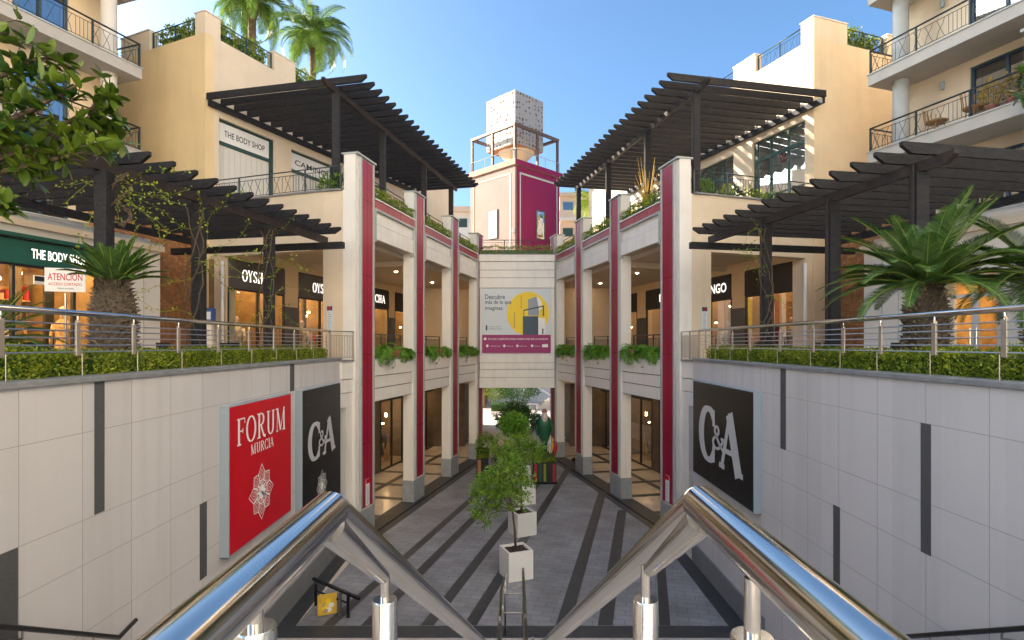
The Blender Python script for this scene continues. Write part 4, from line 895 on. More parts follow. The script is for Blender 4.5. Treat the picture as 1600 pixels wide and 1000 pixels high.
F([(818, 484), (850, 477), (850, 479), (818, 486)], 'navy', 3); F([(818, 484), (819, 484), (819, 494), (818, 494)], 'navy', 3); F([(848, 478), (850, 478), (850, 494), (848, 494)], 'navy', 3)
F([(832, 453), (833, 453), (833, 464), (832, 464)], 'yellow', 3); F([(847, 514), (849, 513), (849, 522), (847, 522)], 'navy', 3)
F([(803.5, 488), (804.2, 488), (804.2, 513), (803.5, 513)], 'navy', 3); F([(814, 462), (814.6, 462), (814.6, 482), (814, 482)], 'navy', 3)
b.build('printed_picture', t, recalc=False)
b = MB(); T = lambda s_, x, y, w_, h_, m: put_text(b, s_, (px(x), yb-.008, pz(y)), (1, 0, 0), (0, 0, 1), w_/889*YB, h_/889*YB, m)
T('Descubre', 758, 467.5, 31, 7.5, 'navy'); T('más de lo que', 758, 477, 41, 8.5, 'navy'); T('imaginas', 758, 486, 27, 7.5, 'navy')
T('Ayuntamiento', 764, 511.5, 20, 1.8, 'navy'); T('de Murcia turismo', 764, 514.5, 20, 1.8, 'navy')
F([(759, 508), (761.5, 508), (761.5, 516), (759, 516)], 'navy', 3)
T('ES UNA CAMPAÑA PARA DISFRUTAR DE LA CIUDAD', 763, 531, 93, 3.2, 'white_text'); F([(756, 527.6), (760, 527.6), (760, 531.2), (756, 531.2)], 'white_text', 3)
for x, y, w_ in ((766, 541.8, 16), (791, 541.8, 11), (811, 541.8, 12), (835, 541.8, 9)): T('comercio y ocio', x, y, w_, 1.8, 'white_text')
for x in (759, 785.5, 806, 829): F([(x, 540), (x+2.4, 537.6), (x+4.8, 540), (x+2.4, 543)], 'white_text', 3)
F([(847, 538), (856, 537.5), (856, 542.5), (847, 542.5)], 'white_text', 3)
b.build('lettering', t, recalc=False)
frb = Fr((XL_+.1, YB), (1, 0), 1)
m = MB(); m.box(XL_+.05, XR_-.05, YB+.0, YB+.4, 4.45, 4.65, 'leaf_dark'); leafbox(m, frb, -.05, 3.55, -.5, .02, 4.46, 4.82, 2600, .055, 'leaf_hedge', lump=.04)
tag(m.build('roof_hedge', recalc=False), 'low green hedge along the top of the bridge below the tower', 'hedge', 'low hedges on the arcade roofs')
railing('thin dark railing behind the bridge hedge', [(XL_, YB+.6, 4.2), (XR_, YB+.6, 4.2)], 1.05, wavy=False, gap=.14)
# ================================================================ TOWER
tw = thing('tower', 'square pink and magenta tower crowned by a white perforated cube', 'tower', (.18, 35.8, 4.2))
TF = Fr((.18, 33.0), (-1, 1), -1); TG = Fr((.18, 33.0), (1, 1), 1); W = 3.95   # left face, right face (normals to the camera)
zt = 10.42
b = MB(); b.fb(TF, 0, W, -W, 0, RZ, zt, 'tower_pink'); b.build('wall', tw)
b = MB(); b.fb(TG, .14, W-.02, .001, .03, RZ, zt-.02, 'tower_magenta'); b.build('magenta_face', tw)
b = MB(); 
for u0, u1, z0, z1 in ((.34, .42, RZ, 9.95), (W-.32, W-.24, RZ, 9.95), (.34, W-.24, 9.951, 10.06)): b.fb(TG, u0, u1, .031, .06, z0, z1, 'tower_trim')
b.fb(TF, .36, .44, .001, .03, RZ, 9.95, 'trim'); b.fb(TF, W-.36, W-.30, .001, .03, RZ, 9.95, 'cream'); b.fb(TF, .36, W-.3, .001, .03, 9.951, 10.03, 'cream'); b.build('border_trim', tw)
b = MB(); 
b.hexa([TF.p(-.14, .14, zt), TF.p(W+.14, .14, zt), TF.p(W+.14, -W-.14, zt), TF.p(-.14, -W-.14, zt), TF.p(-.16, .16, zt+.32), TF.p(W+.16, .16, zt+.32), TF.p(W+.16, -W-.16, zt+.32), TF.p(-.16, -W-.16, zt+.32)], 'tower_brown'); b.build('cornice', tw)
b = MB(); b.fb(TG, -.15, W+.15, .161, .175, zt+.0, zt+.30, 'tower_magenta'); b.build('cornice_band', tw)
for fr, u0, u1, z0, z1, mm in ((TF, 1.45, 2.3, 6.35, 8.1, 'shutter'), (TG, 1.75, 2.55, 6.35, 8.1, 'glass_win')):
    f = MB(); 
    for q in ((u0, u1, z1-.05, z1), (u0, u1, z0, z0+.05), (u0, u0+.05, z0+.05, z1-.05), (u1-.05, u1, z0+.05, z1-.05)): f.fb(fr, q[0], q[1], .031, .07, q[2], q[3], 'brown_frame')
    o = f.build('window_frame', tw); p = MB(); p.fb(fr, u0+.05, u1-.05, .031, .045, z0+.05, z1-.05, mm)
    if mm == 'shutter': p.fb(fr, (u0+u1)/2-.015, (u0+u1)/2+.015, .0455, .052, z0+.05, z1-.05, 'trim')
    p.build('shutter' if mm == 'shutter' else 'window_pane', o)
    if mm != 'shutter':
        p = MB(); rnd = random.Random(5)
        for k in range(16):
            c = fr.p(rnd.uniform(u0+.12, u1-.12), .047, rnd.uniform(z0+.15, z1-.2)); r_ = rnd.uniform(.06, .16); rt = fr.right()
            p.face([c+rt*r_*math.cos(a/7*6.28)+Vector((0, 0, r_*1.3*math.sin(a/7*6.28)))+fr.nn()*k*.0008 for a in range(7)], rnd.choice(['cloth_red', 'cloth_white', 'leaf_hedge', 'leaf_dark', 'cloth_yellow', 'cloth_white']))
        p.build('pane_reflection', o, recalc=False)  # coloured patches laid on the pane as a painted reflection
b = MB(); zf0, zf1 = zt+.32, 12.75
for fr in (TF, TG):
    for u in (.05, W*.49, W-.15): b.fb(fr, u, u+.13, -.15, -.02, zf0, zf1, 'brown_frame')
for fr in (TF, TG): b.fb(fr, .03, W-.01, -.17, 0, zf1+.001, zf1+.16, 'brown_frame')
b.fb(TF, W-.2, W-.02, -W+.02, -.18, zf1+.002, zf1+.155, 'brown_frame'); b.fb(TG, W-.2, W-.02, -W+.02, -.18, zf1+.003, zf1+.15, 'brown_frame'); b.fb(TF, W-.15, W-.02, -W+.02, -W+.15, zf0, zf1, 'brown_frame')
b.build('roof_frame', tw)
b = MB()
for fr in (TF, TG):
    b.tube([fr.p(0, .02, zf0+.62), fr.p(W, .02, zf0+.62)], .02, 'steel_dull', 6)
    for u in (.02, 1.3, 2.6, W): b.tube([fr.p(u, .02, zf0), fr.p(u, .02, zf0+.62)], .015, 'steel_dull', 6)
b.build('deck_railing', tw)
# perforated cube
cx, cy, cd_ = .18, 35.8, 1.78
b = MB(); b.prism([(cx, cy-cd_), (cx+cd_, cy), (cx, cy+cd_), (cx-cd_, cy)], 12.08, 15.25, 'cube_white'); wc = b.build('white_cube', tw)
b = MB(); rnd = random.Random(11)
for fr in (Fr((cx, cy-cd_), (-1, 1), -1), Fr((cx, cy-cd_), (1, 1), 1)):
    W2 = cd_*math.sqrt(2)
    for i in range(9):
        for j in range(11):
            if rnd.random() < .25: continue
            u = W2*(i+.5)/9+rnd.uniform(-.06, .06); z = 12.08+3.17*(j+.5)/11+rnd.uniform(-.06, .06); r1 = rnd.uniform(.045, .08); r2 = r1*rnd.uniform(.6, 1.6); an = rnd.uniform(0, 3.14); P = []
            for k in range(8):
                a = k*math.pi/4; x_ = r1*math.cos(a); y_ = r2*math.sin(a); P.append(fr.p(u+x_*math.cos(an)-y_*math.sin(an), .004, z+x_*math.sin(an)+y_*math.cos(an)))
            b.face(P, 'cube_hole')
b.build('perforations', wc, recalc=False)
b = MB(); b.prism([(cx, cy-cd_+.05), (cx+cd_-.05, cy), (cx, cy+cd_-.05), (cx-cd_+.05, cy)], 12.03, 12.078, 'orange'); b.lathe((cx+.1, cy, zf0), [(.5, 0), (.5, .45), (.7, .8), (1.15, 1.28)], 'cream', 20); b.build('cube_support', tw, auto=True)
b = MB(); c = TF.p(.12, .06, 6.6); b.box(c.x-.06, c.x+.1, c.y-.08, c.y+.06, 6.5, 6.75, 'white'); b.build('security_camera', tw)
# ================================================================ FAR BUILDINGS
def far_building(lab, x0, x1, y0, y1, z1, m, floors, cols, wm='iron_green', ground=GZ, steps=0):
    t = thing('apartment_building', lab, 'building', ((x0+x1)/2, (y0+y1)/2, ground), 'far apartment buildings')
    b = MB(); b.box(x0, x1, y0, y1, ground, z1, m); b.build('wall', t)
    b = MB(); b.box(x0-.2, x1+.2, y0-.5, y0+.001, z1-.1, z1+.25, 'far_wall'); b.box(x0-.2, x1+.2, y0+.002, y1+.2, z1+.001, z1+.25, 'far_wall'); b.build('roof', t)
    fh = (z1-2)/floors
    for f in range(floors):
        zz = z1-.35-fh*f
        for c in range(cols):
            xx = x0+(x1-x0)*(c+.5)/cols; ww = (x1-x0)/cols*.3
            b = MB(); b.box(xx-ww, xx+ww, y0-.06, y0-.001, zz-fh*.62, zz-fh*.12, wm if (c+f) % 3 else 'glass_win'); 
            for q in range(6): b.box(xx-ww, xx+ww, y0-.08, y0-.061, zz-fh*.6+q*fh*.08, zz-fh*.585+q*fh*.08, wm)
            b.build('window', t)
        b = MB(); b.box(x0-.1, x1+.1, y0-.9, y0-.101, zz-fh*.86, zz-fh*.78, 'far_white'); b.box(x0-.1, x1+.1, y0-.9, y0-.85, zz-fh*.779, zz-fh*.5, m); b.build('balcony', t)
    return t
far_building('far white and grey apartment roofline left of the tower', -9.4, -4.6, 60, 66, 14.2, 'far_wall2', 4, 3)
far_building('far white block with green shutters close to the left edge of the tower', -6.6, -4.0, 54, 58, 12.6, 'far_white', 4, 2)
far_building('far peach apartment block just right of the tower', 5.2, 8.8, 62, 68, 16.2, 'far_wall', 5, 2)
far_building('far cream apartment block with balconies behind the right pergola posts', 9.0, 13, 58, 64, 12.8, 'far_wall', 4, 3)
# unseen block added to stop the sun coming through the left alley
b = MB(); b.box(-28, -17, 17, 24, GZ, 22, 'cream'); tag(b.build('sun_blocker'), 'plain unseen cream block added behind the left balconies to stop the sun', 'building')
# ================================================================ SUNLIT PLAZA beyond the passage
t = thing('planter', 'long clipped dark green box hedge on the sunny plaza beyond the passage', 'planter', (-.6, 45.5, GZ)); b = MB(); b.box(-1.7, .3, 45, 46.2, GZ, GZ+.3, 'far_white'); b.build('planter_box', t)
b = MB(); b.box(-1.65, .25, 45.05, 46.1, GZ+.3, GZ+.8, 'leaf_dark'); leafbox(b, Fr((-1.7, 45.0), (1, 0)), 0, 2, -1.2, 0, GZ+.3, GZ+.9, 1400, .09, 'leaf_dark'); b.build('foliage', t, recalc=False)
bush((.6, 49.5, GZ), 2.0, 2.3, 3200, .16, 'leaf_dark', 'tree', 'wide dark green tree crown on the sunny plaza beyond the passage', 'tree', zc=1.6)
bush((-1.4, 50, GZ), 1.2, 1.5, 1200, .14, 'leaf_hedge', 'shrub', 'light green rounded shrub left of the wide plaza tree', 'shrub', zc=1.3)
b = MB(); b.tube(arc3 := [(-.5+3.4*math.sin(R(a))*.75, 44.2+1.2*(1-math.cos(R(a)))*.4, GZ+.85+.1*math.sin(R(a*1.5))) for a in range(0, 100, 8)], .05, 'steel_dull', 8)
for k in (0, 3, 6, 9, 12): b.tube([arc3[k], (arc3[k][0], arc3[k][1], GZ)], .03, 'steel_dull', 6)
tag(b.build('fountain_rail'), 'curved metal rail on the sunny plaza in front of the tree', 'railing')
b = MB(); b.box(-8, 8, 56, 56.6, GZ, 2, 'far_white'); b.box(-3.4, -2.4, 50, 56, GZ, -2.8, 'bricks'); tag(b.build('plaza_wall'), 'cream wall closing the sunny plaza', 'wall')
t = thing('outdoor_staircase', 'sloping white-railed stair at the right of the sunny plaza', 'stair', (3.2, 48, GZ)); b = MB()
for k in range(12): b.box(2.0+k*.3, 5.6, 49, 51, GZ+.16*k, GZ+.16*(k+1), 'plaza')
b.build('steps', t); b = MB(); b.bar((4.2, 48.8, GZ+.7), (1.4, 48.8, GZ+2.4), .08, .08, 'white'); b.build('handrail', t)
# ================================================================ COURT: trees in white cube planters
def planter_set(p, rz, s, h, k):
    t = thing('planter', ('white cube planter nearest the stairs', 'second white cube planter from the stairs', 'third white cube planter from the stairs', 'farthest white cube planter by the coloured stand')[k], 'planter', p, 'white cube planters in the court')
    t.rotation_euler = (0, 0, rz); 
    def L(b, nm, par=t, **kw):
        o = b.build(nm, None, **kw); o.parent = par; return o
    w_ = s/2; b = MB(); th = .05
    b.box(-w_, w_, -w_, -w_+th, 0, h, 'white'); b.box(-w_, w_, w_-th, w_, 0, h, 'white'); b.box(-w_, -w_+th, -w_+th, w_-th, 0, h, 'white'); b.box(w_-th, w_, -w_+th, w_-th, 0, h, 'white'); b.box(-w_+th, w_-th, -w_+th, w_-th, .02, .05, 'white'); L(b, 'box', bevel=.006)
    b = MB(); 
    n = 9
    for i in range(n):
        for j in range(n):
            x0 = -w_+th+(s-2*th)*i/n; y0 = -w_+th+(s-2*th)*j/n; 
            zz = lambda a, c: h-.055+.012*math.sin(a*37+c*21)+.008*math.sin(a*71-c*53)
            x1 = x0+(s-2*th)/n; y1 = y0+(s-2*th)/n; b.face([(x0, y0, zz(x0, y0)), (x1, y0, zz(x1, y0)), (x1, y1, zz(x1, y1)), (x0, y1, zz(x0, y1))], 'soil')
    L(b, 'soil', recalc=False)
def court_tree(base, cx, cz, r, n, lab, blobs, lean=0, m='leaf_tree', ll=.10):
    t = thing('tree', lab, 'tree', base, 'small trees in the court planters'); x, y, z = base; rnd = random.Random(int(base[1]*10))
    C = Vector((x+cx, y, z+cz))
    b = MB(); path = [Vector((x, y, z)), Vector((x+cx*.1, y+.02, z+cz*.3)), Vector((x+cx*.35, y-.01, z+cz*.62)), C]; b.tube(path, [.034, .027, .022, .015], 'bark', 8)
    for (dx, dy, dz, rr) in blobs:
        e = C+Vector((dx, dy, dz)); b.tube([path[2], path[2].lerp(e, .5)+Vector((0, 0, .04)), e], [.015, .01, .005], 'bark', 5)
    b.build('trunk', t, True)
    b = MB()
    tot = sum(q[3]**2 for q in blobs)
    for (dx, dy, dz, rr) in blobs:
        e = C+Vector((dx, dy, dz)); k = int(n*rr*rr/tot)
        tw_ = k//9
        for _ in range(tw_):
            d = rv(); o = e+d*rr*(rnd.random()**.45); up = (d+Vector((0, 0, .3))).normalized()
            for j in range(9):
                q = o+up*j*.018; leaf(b, q, (rv()+up*.9), ll*rnd.uniform(.7, 1.3), ll*.31, m)
    b.build('crown', t, recalc=False)
P1 = (.10, 13.75, GZ); P2 = (.30, 16.85, GZ); P3 = (.42, 20.1, GZ); P4 = (.35, 23.2, GZ)
planter_set(P1, R(22), .63, .69, 0); planter_set(P2, R(27), .63, .68, 1); planter_set(P3, R(24), .63, .68, 2); planter_set(P4, R(24), .63, .68, 3)
court_tree((.09, 13.75, GZ+.62), -.22, 1.55, 1, 4600, 'leaning bushy green tree in the nearest white cube planter', [(0, 0, .25, .42), (-.35, .1, 0, .36), (.30, -.05, .05, .30), (-.52, 0, -.42, .30), (-.48, .1, -.72, .20), (.2, .1, .45, .25), (-.1, 0, -.2, .3), (-.55, .1, -.15, .25), (.38, 0, -.3, .15)], m='leaf_tree')
court_tree((.28, 16.85, GZ+.62), -.05, 1.75, 1, 3600, 'green tree in the second white cube planter', [(0, 0, .1, .42), (-.3, 0, -.1, .3), (.35, 0, -.05, .3), (-.55, .1, .15, .25), (.45, 0, .1, .22)])
court_tree((.40, 20.1, GZ+.62), -.3, 2.05, 1, 4200, 'round-headed green tree in the third white cube planter', [(0, 0, .02, .42), (-.1, 0, .12, .36), (.15, 0, -.1, .34)], m='leaf_fern')
court_tree((.33, 23.2, GZ+.62), -.15, 1.9, 1, 5000, 'broad dark green tree in the farthest white cube planter', [(0, 0, .1, .58), (-.45, 0, 0, .38), (.45, 0, -.05, .40), (.1, 0, .3, .35)], m='leaf_dark', ll=.13)
# coloured stands by the passage
def stand(p, w_, d_, h_, lab, cols):
    t = thing('flower_stand', lab, 'display stand', p, 'dark striped flower stands'); x, y, z = p
    b = MB(); b.box(x-w_/2, x+w_/2, y-d_/2, y+d_/2, z+.08, z+h_, 'black_soft'); b.box(x-w_/2-.03, x+w_/2+.03, y-d_/2-.03, y+d_/2+.03, z, z+.08, 'black_panel'); b.build('box', t)
    for k, c in enumerate(cols):
        xx = x-w_/2+w_*(k+.5)/len(cols)
        if c: b = MB(); b.box(xx-w_/len(cols)*.28, xx+w_/len(cols)*.28, y-d_/2-.015, y-d_/2-.001, z+.1, z+h_-.05, c); b.build('stripe', t)
    b = MB(); leafbox(b, Fr((x-w_/2, y-d_/2), (1, 0)), 0, w_, -d_, .02, z+h_, z+h_+.16, 900, .06, 'leaf_hedge', lump=.05); b.box(x-w_*.42, x+w_*.42, y-d_*.3, y+d_*.3, z+h_, z+h_+.3, 'leaf_dark'); leafbox(b, Fr((x-w_*.42, y-d_*.3), (1, 0)), 0, w_*.84, -d_*.6, 0, z+h_+.2, z+h_+.34, 700, .05, 'leaf_dark', lump=.03); b.build('greenery', t, recalc=False)
SX, SY = 1.32, 23.2
stand((SX, SY, GZ), .92, .8, .86, 'dark stand with red and green stripes by the right passage pier', ['cloth_red', 'statue_green', 'leaf_yellow', None, 'cloth_red'])
stand((-1.25, 24.2, GZ), .5, .6, .8, 'narrow dark stand with an orange stripe by the left passage pier', ['orange', None])
t = thing('figurine', 'tall dark green standing figure with a pale bearded face on the striped stand', 'sculpture', (SX, SY, GZ+1.2))
b = MB(); b.lathe((SX, SY, GZ+1.15), [(.10, 0), (.12, .25), (.14, .5), (.26, .8), (.31, 1.1), (.30, 1.35), (.2, 1.5), (.1, 1.56)], 'statue_green', 16, 1, .7); b.build('body', t, True)
b = MB(); b.lathe((SX, SY-.08, GZ+2.25), [(.05, 0), (.12, .12), (.14, .3), (.13, .48), (.10, .56), (.03, .62)], 'skin_pale', 14); b.build('head', t, True)
b = MB(); b.lathe((SX, SY-.05, GZ+2.84), [(.13, 0), (.10, .06), (.04, .14)], 'terracotta', 12); b.build('hat', t, True)
for q in (-1, 1): b = MB(); b.tube([(SX+q*.26, SY, GZ+2.5), (SX+q*.33, SY-.03, GZ+2.2), (SX+q*.27, SY-.12, GZ+1.9)], [.06, .05, .04], 'statue_green', 8); b.build('arm', t, True)
for k, (dx, c, hh) in enumerate(((-.35, 'cloth_yellow', .75), (.33, 'cloth_yellow', .7), (.42, 'cloth_red', .6), (.24, 'cloth_white', .8), (.5, 'red', .5))):
    b = MB(); b.tube([(SX+dx*.8, SY-.1, GZ+1.1), (SX+dx, SY-.12, GZ+1.1+hh*.6), (SX+dx*1.0, SY-.1, GZ+1.15+hh)], [.03, .035, .015], c, 6); tag(b.build('ornament'), '%s ornament stick beside the green figure' % ('left yellow', 'right yellow', 'dark red', 'white', 'bright red')[k], 'ornament', 'coloured ornaments on the striped stand')
b = MB(); b.box(SX-.5, SX-.16, SY+.6, SY+.68, GZ, GZ+2.7, 'sign_side'); b.box(SX-.46, SX-.2, SY+.59, SY+.599, GZ+1.2, GZ+2.6, 'sky_blue'); tag(b.build('information_panel'), 'tall pale blue-grey panel behind the green figure', 'sign')
bush((-1.1, 24.2, GZ+.8), .5, 1.2, 1100, .10, 'leaf_tree', 'potted_shrub', 'leafy light green shrub on the narrow left stand', 'shrub', zc=.5)
bush((-.5, 23.4, GZ), .35, 1.3, 600, .10, 'leaf_dark', 'potted_shrub', 'dark leafy shrub left of the farthest cube planter', 'shrub', pot=(.2, .4, 'terracotta'), zc=.8)

# unseen building added behind the camera to bounce warm fill; mirrors in the handrails
t = thing('bounce_building', 'long cream building added unseen behind the stairs to bounce sunlight, mirrored in the steel handrails', 'building', (2, -12, GZ)); b = MB()
RB = Fr((14, 1), (-.70, -.72), 1)
b.fb(RB, 0, 42, -6, 0, GZ, 24, 'bounce_wall'); b.build('wall', t)
for k in range(12):
    for z in (-1, 3.4, 7.8, 12.2, 16.6): b = MB(); b.fb(RB, 1.5+k*3.4, 2.9+k*3.4, .001, .03, z, z+1.9, 'glass_win'); b.build('window', t)
# ================================================================ WALL SIGNS
def sign_frame(b, sg, y0, y1, z0, z1, face, dep=.15):
    xa = sg*4.699; xb = sg*(4.7-dep); x0, x1 = sorted((xa, xb)); b.box(x0, x1, y0, y1, z0, z1, 'sign_side')
t = thing('wall_sign', 'red light box sign with white serif lettering and a flower emblem on the left wall', 'sign', (-4.62, 10.4, -3.43))
b = MB(); sign_frame(b, -1, 9.14, 11.72, -3.43, -1.0, 'red'); b.build('box', t, bevel=.006)
b = MB(); X = -4.5495; b.box(-4.549, -4.5475, 9.16, 11.70, -3.41, -1.02, 'red'); b.build('front_panel', t)
b = MB(); n_ = (1, 0, 0); rt = (0, 1, 0); up = (0, 0, 1)
serif(b, 'FORUM', (X+.004, 9.38, -1.69), rt, up, n_, 2.02, .45, 'white_text', .16, .05)
serif(b, 'MURCIA', (X+.004, 9.9, -1.93), rt, up, n_, .95, .18, 'white_text', .17, .06, .1)
rosette(b, (X+.004, 10.33, -2.67), rt, up, n_, .50, 'white_text'); b.build('lettering', t, recalc=False)
def ca(b, X, y0, z0, wd, ht, sgn, m):
    """C & A; text runs along +Y on the left wall and along -Y on the right wall"""
    rt = (0, -sgn, 0); n_ = (-sgn, 0, 0)
    serif(b, 'C', (X, y0, z0), rt, up, n_, wd*.40, ht, m, .30, .10); serif(b, '&', (X-sgn*.006, y0-sgn*wd*.33, z0+ht*.30), rt, up, n_, wd*.30, ht*.42, m, .24, .12); serif(b, 'A', (X, y0-sgn*wd*.50, z0), rt, up, n_, wd*.50, ht, m, .30, .09)
t = thing('wall_sign', 'black light box sign with two pale letters between the red sign and the arcade', 'sign', (-4.62, 13.7, -4.2))
b = MB(); sign_frame(b, -1, 12.33, 15.09, -4.2, -1.0, 'black_panel'); b.build('box', t, bevel=.006)
b = MB(); b.box(-4.549, -4.5475, 12.36, 15.07, -4.18, -1.02, 'black_panel'); b.build('front_panel', t)
b = MB(); ca(b, -4.546, 12.72, -2.66, 1.9, .84, -1, 'grey_text'); rosette(b, (-4.545, 13.6, -3.38), rt, up, (1, 0, 0), .38, 'white_text'); b.build('lettering', t, recalc=False)
b = MB(); 
for z in (-1.35, -2.1, -3.1): b.box(-4.5476, -4.5469, 12.37, 15.06, z, z+.006, 'dark_grey')
b.build('panel_seams', t)
t = thing('wall_sign', 'large black light box sign with two big pale letters on the right wall', 'sign', (4.62, 12.5, -3.18))
b = MB(); sign_frame(b, 1, 10.7, 14.3, -3.19, -.89, 'black_panel'); b.build('box', t, bevel=.006)
b = MB(); b.box(4.5475, 4.549, 10.73, 14.27, -3.17, -.91, 'black_panel'); b.build('front_panel', t)
b = MB(); ca(b, 4.546, 13.75, -2.68, 2.55, 1.22, 1, 'grey_text'); b.build('lettering', t, recalc=False)
# small notices
def notice(c, rt, nn, w_, h_, lab, base='sky_blue', head='navy', bars=True, name='notice'):
    t = thing(name, lab, 'notice', c, 'small notices on the piers'); c = Vector(c); rt = Vector(rt); nn = Vector(nn)
    Q = lambda x0, x1, z0, z1, d: [c+rt*x+Vector((0, 0, z))+nn*d for x, z in ((x0, z0), (x1, z0), (x1, z1), (x0, z1))]
    b = MB(); b.hexa(Q(-w_/2, w_/2, 0, h_, .002)+Q(-w_/2, w_/2, 0, h_, .015), base); o = b.build('board', t)
    b = MB(); b.face(Q(-w_/2, w_/2, h_*.82, h_, .0165), head); b.face(Q(-w_*.2, w_*.2, h_*.86, h_*.96, .018), 'red')
    if bars:
        for k in range(9):
            z = h_*(.08+.08*k); b.face(Q(-w_*.32, w_*random.uniform(.05, .34), z, z+h_*.022, .0165), 'poster_grey')
    b.build('print', t, recalc=False); return t
for s, fr, lab in (('left', FL, 'left'), ('right', FR_, 'right')):
    rt = fr.d*0; nrm = -fr.d; rt3 = Vector((0, 0, 1)).cross(Vector((nrm.x, nrm.y, 0)))
    notice(fr.p(-.0, -.80, .41), rt3, (nrm.x, nrm.y, 0), .17, .68, 'tall pale blue notice with a dark heading on the %s cream corner pier' % lab)
    notice(fr.p(.62, .047, -4.72), fr.right(), fr.nn(), .22, .78, 'tall white notice low on the nearest crimson strip on the %s' % lab, 'white', 'red')
notice(FL.p(-.0, -.16, -4.0)-Vector((0, .0, 0)), rt3, (-FL.d.x, -FL.d.y, 0), .12, .17, 'small blue notice on the first grey pier left of the court', 'blue_paint', 'navy', False)
# ================================================================ TERRACE RAILINGS (steel)
for s, sg, ys, y0, y1 in (('left', -1, [4.5, 5.45, 6.42, 7.37, 8.36, 9.49, 10.6, 11.7, 12.8, 13.9, 15.0], 3.5, 15.3), ('right', 1, [4.7, 5.66, 6.6, 7.56, 8.41, 9.25, 10.4, 11.7, 12.65, 13.55, 14.4], 3.5, 14.9)):
    X = sg*4.9; t = thing('terrace_railing', 'polished steel railing with thin wires along the %s terrace' % s, 'railing', (X, 9.4, -.36), 'steel terrace railings')
    b = MB(); b.tube([(X, y0-3, .345), (X, y1, .36)], .033, 'steel', 12); b.build('handrail', t, True)
    for k, z in enumerate((.225, .15, .07, -.01, -.085)): b = MB(); b.tube([(X, y0-3, z), (X, y1, z)], .0085, 'steel_dull', 6); b.build('wire', t)
    for y in [2.6, 3.55]+ys:
        b = MB(); b.box(X-.012, X+.012, y-.035, y+.035, -.13, .25, 'post_metal'); b.face([(X-.012, y-.035, .25), (X+.012, y-.035, .25), (X+.012, y, .29), (X-.012, y, .29)], 'post_metal')
        p = b.build('post', t, bevel=.006); b = MB(); b.tube([(X, y, .24), (X, y, .33)], .009, 'steel', 6); b.tube([(X-sg*.05, y, -.36), (X-sg*.05, y, -.1)], .0055, 'post_metal', 6); b.build('post_rod', p)
    e = fr_p = ARC[s].p(-.02, -.05, -.44)
    railing('short steel and iron railing closing the planter beside the %s arcade' % s, [(X, y1, -.44), (e.x, e.y, -.44)], .80, wavy=False, gap=.09, rail='steel_dull', style='post_metal', post_every=.7)
# ================================================================ FOREGROUND STAIR RAILS
def frail(sg, A, near, far_, lab, posts):
    t = thing('stair_handrail', lab, 'handrail', (A[0], A[1], -1.4), 'large steel stair handrails'); r = .038
    b = MB(); b.tube([near, A], r, 'steel', 40, True); b.build('landing_rail', t, auto=True)
    b = MB(); b.tube([A, far_[0]], [r*.97, r*.86], 'steel', 40, True); b.build('sloping_rail', t, auto=True)
    b = MB(); b.tube([far_[0]]+far_[1:], .026, 'steel', 16); b.build('lower_rail', t, auto=True)
    b = MB(); Av = Vector(A); q = Av.lerp(Vector(far_[0]), .17); b.tube([Av+Vector((0, -.012, -.026)), q+Vector((0, 0, -.05))], [.034, .018], 'steel', 16); b.build('under_brace', t, auto=True)
    for (x, y, zt_, zb) in posts:
        b = MB(); b.lathe((x, y, zb), [(.033, 0), (.033, zt_-.075-zb), (.031, zt_-.071-zb), (.014, zt_-.071-zb)], 'steel', 32); p = b.build('post', t, auto=True)
        b = MB(); b.tube([(x, y, zt_-.08), (x, y, zt_+.02)], .0125, 'steel', 20); b.build('post_pin', p, auto=True)
AL = (-.362, 1.13, -.33); AR = (.391, 1.178, -.33)
frail(-1, AL, (-.376, -.9, -.345), [(-.188, 3.1, -1.61), (-.175, 7.4, -4.0), (-.175, 9.3, -4.03), (-.125, 11.2, -4.53)], 'large polished steel handrail bending down the stairs on the left', [(-.415, .92, -.385, -1.4), (-.335, 1.50, -.60, -1.5), (-.18, 5.2, -2.72, -4.0), (-.175, 8.2, -3.95, -5.0)])
frail(1, AR, (.385, -.9, -.345), [(.215, 3.1, -1.61), (.19, 7.4, -3.98), (.19, 9.3, -3.95), (.215, 11.2, -4.42)], 'large polished steel handrail bending down the stairs on the right', [(.376, .89, -.385, -1.4), (.352, 1.50, -.60, -1.5), (.19, 5.2, -2.70, -4.0), (.19, 8.2, -3.9, -5.0)])
t = thing('rail_brace', 'steel cross bars joining the two far ends of the stair handrails', 'brace', (.02, 9.5, -5.0)); 
for y, z in ((10.9, -4.66), (10.3, -4.52), (8.9, -4.2)):
    b = MB(); b.tube([(-.15, y, z+.12), (-.14, y, z), (.19, y, z), (.2, y, z+.12)], .013, 'steel_dull', 8); b.build('cross_bar', t, True)
for x in (-.13, .215):
    b = MB(); b.tube([(x, 10.95, -5.6), (x, 10.95, -4.45)], .02, 'steel_dull', 10); b.build('end_post', t, True)
for s, sg in (('left', -1), ('right', 1)):
    X = sg*4.56; t = thing('wall_handrail', 'dark round handrail bracketed to the %s granite wall' % s, 'handrail', (X, 5, -2.5), 'dark wall handrails')
    b = MB(); pts = [(X, 6.9, -3.34), (X, 6.6, -3.40), (X, 5.05, -2.50), (X, 2.0, -.75)] if sg < 0 else [(X, 7.0, -3.40), (X, 6.65, -3.42), (X, 5.05, -2.52), (X, 2.0, -.75)]
    b.tube(pts, .026, 'steel_black', 12); b.build('rail', t, True)
    for y, z in ((6.2, -3.17), (5.3, -2.64), (4.0, -1.9)): b = MB(); b.tube([(X, y, z-.02), (X, y, z-.1), (sg*4.698, y, z-.12)], .010, 'steel_dull', 6); b.build('bracket', t)
